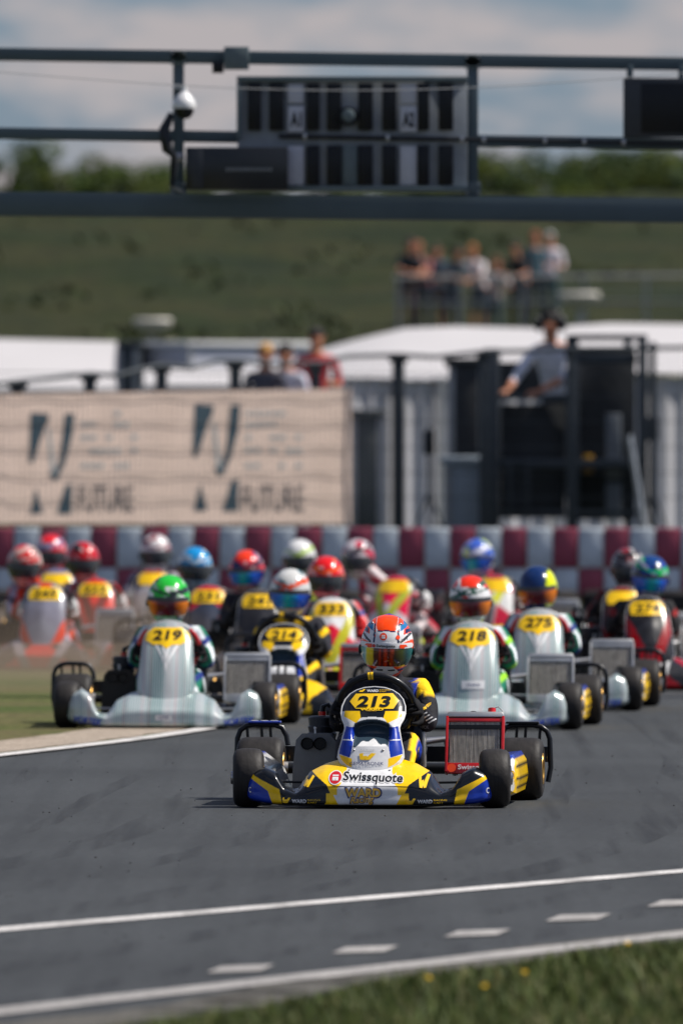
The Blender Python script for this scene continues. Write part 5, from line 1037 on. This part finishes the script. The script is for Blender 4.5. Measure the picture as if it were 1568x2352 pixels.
for (px, py, hairc, topc, lb, wx) in ((610, 790, srgb(190, 140, 70), (.10, .10, .13), 'blond spectator in dark top left of the group over the banner', 0), (656, 790, (.02, .018, .02), (.70, .70, .80), 'dark haired spectator in pale lilac top over the banner', 0), (726, 752, (.02, .015, .015), srgb(185, 35, 50), 'taller dark haired spectator in red top over the banner', 0)):
    dd = 121.0; p = W(px, py, dd); person((p.x, dd + random.uniform(-.3, .3), p.z - 1.70), R(random.uniform(-30, 30)), 1.72, SK, topc, (.04, .05, .08), hairc, lb, gA, 'stand')
# low stand they stand on
g_ = empty('viewing_step', (W(670, 900, 121).x, 121, .7), label='low grey viewing step hidden behind the banner', cat='step'); MB().box((0, 0, (W(0, 790, 121).z - 1.72 - .7) / 2 - .01), (1.2, 1.4, max(.06, W(0, 790, 121).z - 1.70 - .7))).build('deck', M_boxg, g_)
gB = 'spectators leaning on the far railing'
SP = [(935, 548, (.03, .04, .05), (.10, .06, .06), (.05, .03, .03), 'spectator in dark green top at the left end of the railing group'), (968, 556, srgb(150, 95, 95), (.04, .05, .08), srgb(150, 90, 60), 'spectator in dusty pink top second from left at the railing'), (1000, 562, srgb(90, 110, 130), (.10, .05, .04), (.06, .04, .03), 'spectator in slate blue checked top and brown shorts at the railing'), (1040, 566, (.06, .09, .12), (.03, .04, .06), (.03, .02, .02), 'spectator in teal top mid group at the railing'), (1095, 562, (.80, .74, .76), (.04, .07, .10), srgb(170, 110, 60), 'ginger haired spectator in white top bending over the railing'), (1135, 590, (.66, .64, .66), (.05, .09, .12), srgb(90, 60, 40), 'spectator in pale grey top and teal trousers at the railing'), (1190, 556, (.03, .03, .035), (.02, .02, .025), (.03, .02, .02), 'spectator all in black right of the white topped pair'), (1228, 535, (.06, .12, .15), (.03, .04, .05), srgb(160, 90, 60), 'tall spectator in teal top beside the grey capped man'), (1262, 530, (.84, .80, .86), (.04, .09, .11), (.45, .45, .43), 'tallest spectator in white top and grey cap at the right end')]
for i, (px, py, topc, leg, hairc, lb) in enumerate(SP):
    d = 200 + (i % 3) * .35; p = W(px, py, d); h = 1.72; person((p.x, d, p.z - h * (.975 if i != 8 else 1.0)), R([15, -20, 5, 25, -25, 10, -15, 20, 0][i]), h, SK, topc, leg, hairc, lb, gB, 'lean' if i < 7 else 'stand', shorts=i in (2, 4), cap=i == 8)
# platform and rails at the far terrace
ter = empty('terrace', (W(1240, 760, 200).x, 200.4, 3.0), label='low concrete terrace on the green bank under the railing spectators', cat='terrace')
MB().box((0, 0, -.05), (7.5, 2.2, .30)).build('slab', mat('old_concrete', (.18, .18, .17), rough=.9, bump=.3), ter, bevel=.02)
M_rail = mat('galvanised', (.42, .43, .42), rough=.45, metal=.5)
ra = empty('railing', (0, 199.2, 0), label='pale metal railing on the green bank running to the right edge', cat='railing')
for y_, r_ in ((637, .028), (668, .014), (696, .028)):
    a, c_ = W(905, y_, 199.2), W(1700, y_ - 4, 199.2); MB().tube([(a.x, 0, a.z), (c_.x, 0, c_.z)], r_, 8).build('rail', M_rail, ra)
for x_ in range(915, 1700, 142):
    a = W(x_, 635, 199.2); MB().tube([(a.x, .0, 2.9), (a.x, .0, a.z)], .026, 8).build('post', M_rail, ra)
def bowl(px, py, d, lb, r_):
    p = W(px, py, d); g = float(zt(0, d)) - .2; o = empty('bowl_lamp', (p.x, d, g), label=lb, cat='lamp post'); MB().tube([(0, 0, 0), (0, 0, p.z - g - .1)], [.05, .04], 10).build('pole', M_rail, o)
    MB().lathe([(-.16, .06), (-.10, r_ * .55), (.0, r_ * .92), (.08, r_), (.11, r_ * .9), (.06, r_ * .3)], c=(0, 0, p.z - g), axis='z', n=24).build('shade', mat('cream_bowl', (.72, .68, .60), rough=.5), o)
bowl(1330, 688, 178, 'white bowl topped lamp post right of the railing spectators', .33); bowl(350, 748, 172, 'cream bowl topped lamp post above the grey container', .30)

# ------------------------------------------------------------------ gantry across the track
DG = 70.0
M_g = mat('gantry_paint', (.062, .092, .108), rough=.45, var=.12, vscale=3); M_gl = mat('gantry_pale', (.11, .145, .155), rough=.45, var=.12); M_panel = mat('light_panel_frame', (.26, .285, .31), rough=.5, var=.1); M_plate = mat('light_panel_plate', (.50, .51, .56), rough=.5, var=.06)
gan = empty('start_gantry', (0, DG, 0), label='dark steel start gantry spanning the track overhead', cat='gantry')
def gx(px): return (px - 784) / K * DG
def gz(py): return CAM_H + (HOR - py) / K * DG
def beam(nm, y0l, y0r, hpx, yoff, dp, m, x0=-1400, x1=3000):
    def lz(x, y0, y1): return gz(y0 + (y1 - y0) * x / 1568)
    v = []
    for x in (x0, x1):
        for yo in (-dp / 2, dp / 2):
            for tb_ in (0, hpx): v.append((gx(x), yoff + yo, lz(x, y0l, y0r) - tb_ / K * DG))
    b = MB(); b.add(v, [(0, 1, 3, 2), (4, 6, 7, 5), (0, 4, 5, 1), (2, 3, 7, 6), (0, 2, 6, 4), (1, 5, 7, 3)]); return b.build(nm, m, gan, bevel=.006)
beam('lower_beam', 440, 455, 56, 0, .20, M_g); beam('top_chord', 109, 131, 30, 0, .08, M_g); beam('middle_chord', 292, 317, 27, .02, .07, M_g)
for x in (-1000, -600, -250, 410, 1085, 1790, 2400): MB().box((gx(x), .01, (gz(140) + gz(452)) / 2), (25 / K * DG, .07, gz(140) - gz(452) + .02)).build('upright', M_g, gan, bevel=.004)
for x in (410, 1085, 1790):
    for y in (np.interp(x, [0, 1568], [126, 148]), 432):
        fl = MB().box((gx(x), -.034, gz(y)), (.10, .012, .085)).build('flange', M_gl, gan, bevel=.003)
        for bx_ in (-.036, .036):
            for bz_ in (-.028, .028): MB().lathe([(-.048, .007), (-.040, .009)], c=(gx(x) + bx_, 0, gz(y) + bz_), axis='y', n=6).build('bolt', M_steel, fl)
for x in (-1350, 2950): MB().box((gx(x), .02, gz(105) / 2 - .02), (.22, .22, gz(105))).build('column', M_g, gan, bevel=.01)
MB().tube([(gx(640), -.14, gz(313)), (gx(1568), -.14, gz(330)), (gx(2500), -.14, gz(345))], .014, 10).build('cable_pipe', M_dsteel, gan)
for x in (700, 890, 1060, 1110, 1250, 1340, 1430): MB().box((gx(x), -.14, gz(np.interp(x, [640, 1568], [313, 330]))), (.022, .04, .036)).build('pipe_clamp', M_steel, gan, bevel=.003)
# start light board
sb = empty('start_light_board', (0, DG - .12, 0), label='tall start light board of dark and pale columns hanging mid gantry', cat='light board')
def gb(nm, x0, x1, y0, y1, yc, dp, m, par, bev=.004): return MB().box(((gx(x0) + gx(x1)) / 2, yc, (gz(y0) + gz(y1)) / 2), (gx(x1) - gx(x0), dp, gz(y0) - gz(y1))).build(nm, m, par, bevel=bev)
gb('backing', 546, 1072, 180, 440, .03, .04, M_panel, sb); gb('frame_bar', 544, 1074, 176, 188, -.012, .05, M_gl, sb); gb('frame_bar', 544, 554, 189, 320, -.012, .05, M_gl, sb); gb('frame_bar', 660, 1074, 428, 440, -.012, .05, M_gl, sb)
for (a, c_) in ((569, 600), (618, 652), (704, 734), (750, 784), (822, 856), (877, 910), (958, 985), (1006, 1040)):
    gb('lamp_column', a, c_, 192, 300, -.016, .03, M_ink, sb)
    if a > 660: gb('lamp_column', a, c_, 334, 425, -.016, .03, M_ink, sb)
for (a, c_, tt_) in ((661, 698, 'A1'), (918, 957, 'A2')):
    gb('plate', a, c_, 193, 238, -.005, .02, M_plate, sb); po_ = gb('number_plate', a, c_, 244, 304, -.012, .02, M_plate, sb)
    text_on(tt_, (gx(a + 6), gz(292), gx(c_ - 6), gz(258)), M_ink, sb, BVHTree.FromPolygons([Vector((gx(a), -.024, gz(310))), Vector((gx(c_), -.024, gz(310))), Vector((gx(c_), -.024, gz(240))), Vector((gx(a), -.024, gz(240)))], [(0, 1, 2, 3)]), bold=.03, name='lettering')
    gb('plate', a, c_, 336, 426, -.005, .02, M_plate, sb)
gb('plate', 786, 820, 334, 426, -.005, .02, M_gl, sb)
MB().lathe([(-.05, .056), (.02, .06), (.03, .05)], c=(gx(800), -.02, gz(268)), axis='y', n=24).build('lamp_housing', M_ink, sb); MB().lathe([(-.058, .030), (-.052, .040), (.0, .040)], c=(gx(800), -.02, gz(266)), axis='y', n=24).build('lens', M_gl, sb)
db = empty('display_box', (0, DG - .22, 0), label='black display box on the lower beam left of the light board', cat='display')
gb('case', 428, 662, 340, 438, 0, .16, mat('display_black', (.012, .014, .017), rough=.3), db, .008); gb('side_band', 440, 468, 344, 434, -.082, .006, mat('display_side', (.022, .026, .032), rough=.4), db, .001)
for x in range(520, 622, 9): gb('faded_mark', x, x + 6, 387, 395, -.083, .004, mat('faded_print', (.20, .21, .22)), db, .0005)
ds = empty('display_screen', (0, DG - .10, 0), label='black display screen hanging at the right end of the gantry', cat='display')
gb('case', 1430, 1800, 180, 316, 0, .12, mat('display_case', (.03, .035, .042), rough=.5), ds, .008); gb('screen', 1470, 1780, 192, 306, -.062, .008, M_ink, ds, .001); gb('bracket', 1438, 1452, 150, 184, 0, .05, M_g, ds); gb('bracket', 1556, 1570, 150, 184, 0, .05, M_g, ds)
jb = empty('junction_box', (0, DG - .08, 0), label='square grey junction box clamped on the top chord', cat='junction box')
gb('case', 515, 572, 108, 160, 0, .12, M_gl, jb, .006); gb('bracket', 488, 514, 142, 168, 0, .06, M_ink, jb)
cc = empty('security_camera', (0, DG - .20, 0), label='white dome security camera on the left gantry upright', cat='camera')
c0 = (gx(424), 0, gz(243)); MB().lathe([(-.02, .070), (.0, .074), (.03, .066), (.065, .040), (.085, .018), (.12, .016)], c=c0, axis='z', n=24).build('housing', M_white, cc)
MB().lathe([(-.085, .008), (-.078, .035), (-.05, .056), (-.022, .060)], c=c0, axis='z', n=24).build('dome', M_black, cc)
MB().box((gx(408), .08, gz(200)), (.05, .16, .03)).build('bracket', M_grey, cc); MB().tube([(gx(395), .02, gz(262)), (gx(378), 0, gz(300)), (gx(386), .0, gz(345)), (gx(400), 0, gz(360)), (gx(396), 0, gz(430))], [.02, .035, .035, .02, .016], 10).build('arm', M_dsteel, cc)
hn_ = empty('cable_clamp', (0, DG - .16, 0), label='grey cable gland and clamp at the foot of the left upright', cat='clamp')  # cable gland with its clamp, not a speaker
MB().ell((gx(412), 0, gz(362)), (.035, .03, .03), 12, 8).build('gland', M_plate, hn_); MB().tube([(gx(410), 0, gz(365)), (gx(395), 0, gz(430)), (gx(420), 0, gz(440))], .012, 8).build('cable', M_grey, hn_)
cb = MB()
for x in (590, 640, 690, 735, 770, 870, 900, 950, 990, 1030):
    y = np.interp(x, [0, 1568], [109, 131]); pts = [(gx(x) + .028 * math.sin(t_), .06 * math.cos(t_), gz(y + 15) + .058 * math.cos(t_ + .9)) for t_ in np.linspace(0, 2 * math.pi, 14)]; cb.tube(pts, .0042, 5)
for x, y1 in ((585, 182), (770, 182), (845, 184), (1032, 180)):
    for j in range(3): cb.tube([(gx(x + j * 5), -.05, gz(150)), (gx(x - 8 + j * 9), -.07, gz(165)), (gx(x + j * 3), -.08, gz(y1))], .0025, 5)
cb.tube([(gx(845), -.05, gz(178)), (gx(870), -.06, gz(150)), (gx(893), -.05, gz(122))], .004, 5)
tag(cb.build('cable_wrap', M_dsteel), 'thin dark cables wound round the top chord of the gantry', 'cable')
b = MB(); pts = [(x, 145 + 62 * math.sin((x + 300) / 2200 * math.pi) ** 1.3) for x in range(-300, 1901, 60)]
b.tube([(W(x, y, 68).x, 0, W(x, y, 68).z) for x, y in pts], .0028, 5); o = b.build('overhead_wire', M_grey); o.location.y = 68; tag(o, 'thin sagging overhead wire crossing in front of the light board', 'wire')

# ------------------------------------------------------------------ trees on the ridge and scrub on the bank
M_leaf = mat('tree_leaves', None, rough=.7, attr=True, var=.15, spec=.2); M_bark = mat('bark', (.06, .045, .03), rough=.9)
def crown(seed, n=2600):
    r_ = np.random.default_rng(seed); nb = 9; c = np.stack([r_.normal(0, .42, nb), r_.normal(0, .42, nb), r_.uniform(-.55, .7, nb)], 1); rad = r_.uniform(.28, .5, nb); w_ = r_.integers(0, nb, n)
    u = r_.normal(size=(n, 3)); u /= np.linalg.norm(u, axis=1)[:, None]; p = c[w_] + u * (rad[w_] * r_.uniform(.55, 1.05, n))[:, None]
    a = r_.normal(size=(n, 3)); a /= np.linalg.norm(a, axis=1)[:, None]; b_ = np.cross(a, r_.normal(size=(n, 3))); b_ /= np.linalg.norm(b_, axis=1)[:, None]; s = r_.uniform(.03, .065, n)[:, None]
    V = np.stack([p - a * s, p + b_ * s * .6, p + a * s, p - b_ * s * .6], 1).reshape(-1, 3); F = np.arange(n * 4).reshape(-1, 4); me = npmesh('crown', V, F, False)
    bc = np.array([[.05, .085, .014], [.08, .12, .018], [.035, .06, .014], [.105, .13, .022]])[r_.integers(0, 4, nb)]; C = bc[w_] * r_.uniform(.7, 1.3, (n, 1)); paint(me, np.repeat(C, 4, 0)); return me
crowns = [crown(s) for s in (3, 5, 8, 13)]
TR = [(-40, 335, 300, 1.5), (8, 345, 300, .75), (62, 398, 296, 1.1), (100, 326, 292, 1.25), (150, 388, 286, 1.35), (215, 368, 310, 1.6), (262, 362, 318, 1.5), (300, 382, 290, 1.3), (345, 366, 305, 1.7), (395, 378, 295, 1.3), (450, 372, 305, 1.4), (1120, 345, 300, 1.6), (1160, 362, 290, 1.4), (1195, 372, 305, 1.4), (1240, 395, 286, 1.3), (1285, 392, 292, 1.2), (1320, 355, 300, 1.5), (1365, 340, 308, 1.7), (1420, 346, 296, 1.6), (1470, 338, 302, 1.7), (1520, 344, 292, 1.6), (1570, 336, 300, 1.8), (1630, 340, 300, 1.7), (760, 350, 310, 1.8), (620, 355, 305, 1.8), (900, 350, 300, 1.8), (1020, 350, 303, 1.8)]
side = {True: 'left of the gantry camera', False: 'right of the light board'}
names_ = ['round', 'tall', 'low', 'slim dark', 'bright green', 'broad', 'ragged', 'squat', 'full', 'dense', 'leafy']
for i, (px, top, d, wd) in enumerate(TR):
    p = W(px, top, d); g = 6.7; h = p.z - g; t_ = empty('tree', (p.x, d, g), label='', cat='tree', group='trees on the ridge')
    where = ('beyond the ridge, left of the gantry camera' if px < 400 else 'beyond the ridge, right of the light board' if px > 1100 else 'behind the light board')
    order_ = ['first', 'second', 'third', 'fourth', 'fifth', 'sixth', 'seventh', 'eighth', 'ninth', 'tenth', 'eleventh', 'twelfth']
    if px < 400: o_ = order_[sorted(q[0] for q in TR if q[0] < 400).index(px)]
    elif px > 1100: o_ = order_[sorted(q[0] for q in TR if q[0] > 1100).index(px)]
    else: o_ = order_[sorted(q[0] for q in TR if 400 <= q[0] <= 1100).index(px)]
    t_['label'] = '%s green tree from the left %s' % (o_, where)
    c_ = link('crown', crowns[i % 4], M_leaf, t_); sc_ = h * .46; c_.scale = (wd * .95, wd * .95, sc_); c_.location = (0, 0, h * .54); c_.rotation_euler = (0, 0, i * 1.3)
    MB().tube([(0, 0, -.3), (.04, 0, h * .3), (0, .03, h * .75)], [.09, .07, .025], 8).build('trunk', M_bark, t_)
    MB().tube([(.02, 0, h * .35), (.25, .1, h * .6)], [.04, .015], 6).build('limb', M_bark, t_)
# scrub: leafy weeds over the bank
n = 26000; yy = rng.uniform(178, 262, n); xx = rng.uniform(-9.5, 9.5, n); clump = (np.sin(xx * 1.7 + yy * .23) + np.sin(xx * .9 - yy * .31 + 2)) ; keep = clump + rng.normal(0, .9, n) > np.where(yy < 200, .4, 2.6); xx, yy = xx[keep], yy[keep]; n = len(xx)
zz = zt(xx, yy) + rng.uniform(0, .45, n) * np.clip(clump[keep], .3, 1.6) * .5
a = rng.normal(size=(n, 3)); a /= np.linalg.norm(a, axis=1)[:, None]; b_ = np.cross(a, rng.normal(size=(n, 3))); b_ /= np.linalg.norm(b_, axis=1)[:, None]; s = rng.uniform(.06, .15, n)[:, None]; p = np.stack([xx, yy, zz], 1)
V = np.stack([p - a * s, p + b_ * s * .6, p + a * s, p - b_ * s * .6], 1).reshape(-1, 3); me = npmesh('undergrowth', V, np.arange(n * 4).reshape(-1, 4), False)
C = np.array([[.026, .040, .009], [.038, .050, .012], [.055, .060, .018]])[rng.choice(3, n, p=[.45, .4, .15])]; C[(yy < 196) & (rng.random(n) < .16)] = (.22, .21, .15); paint(me, np.repeat(C, 4, 0))
tag(link('undergrowth', me, M_leaf), 'tangled green scrub and pale weeds covering the far bank', 'undergrowth', kind='stuff')
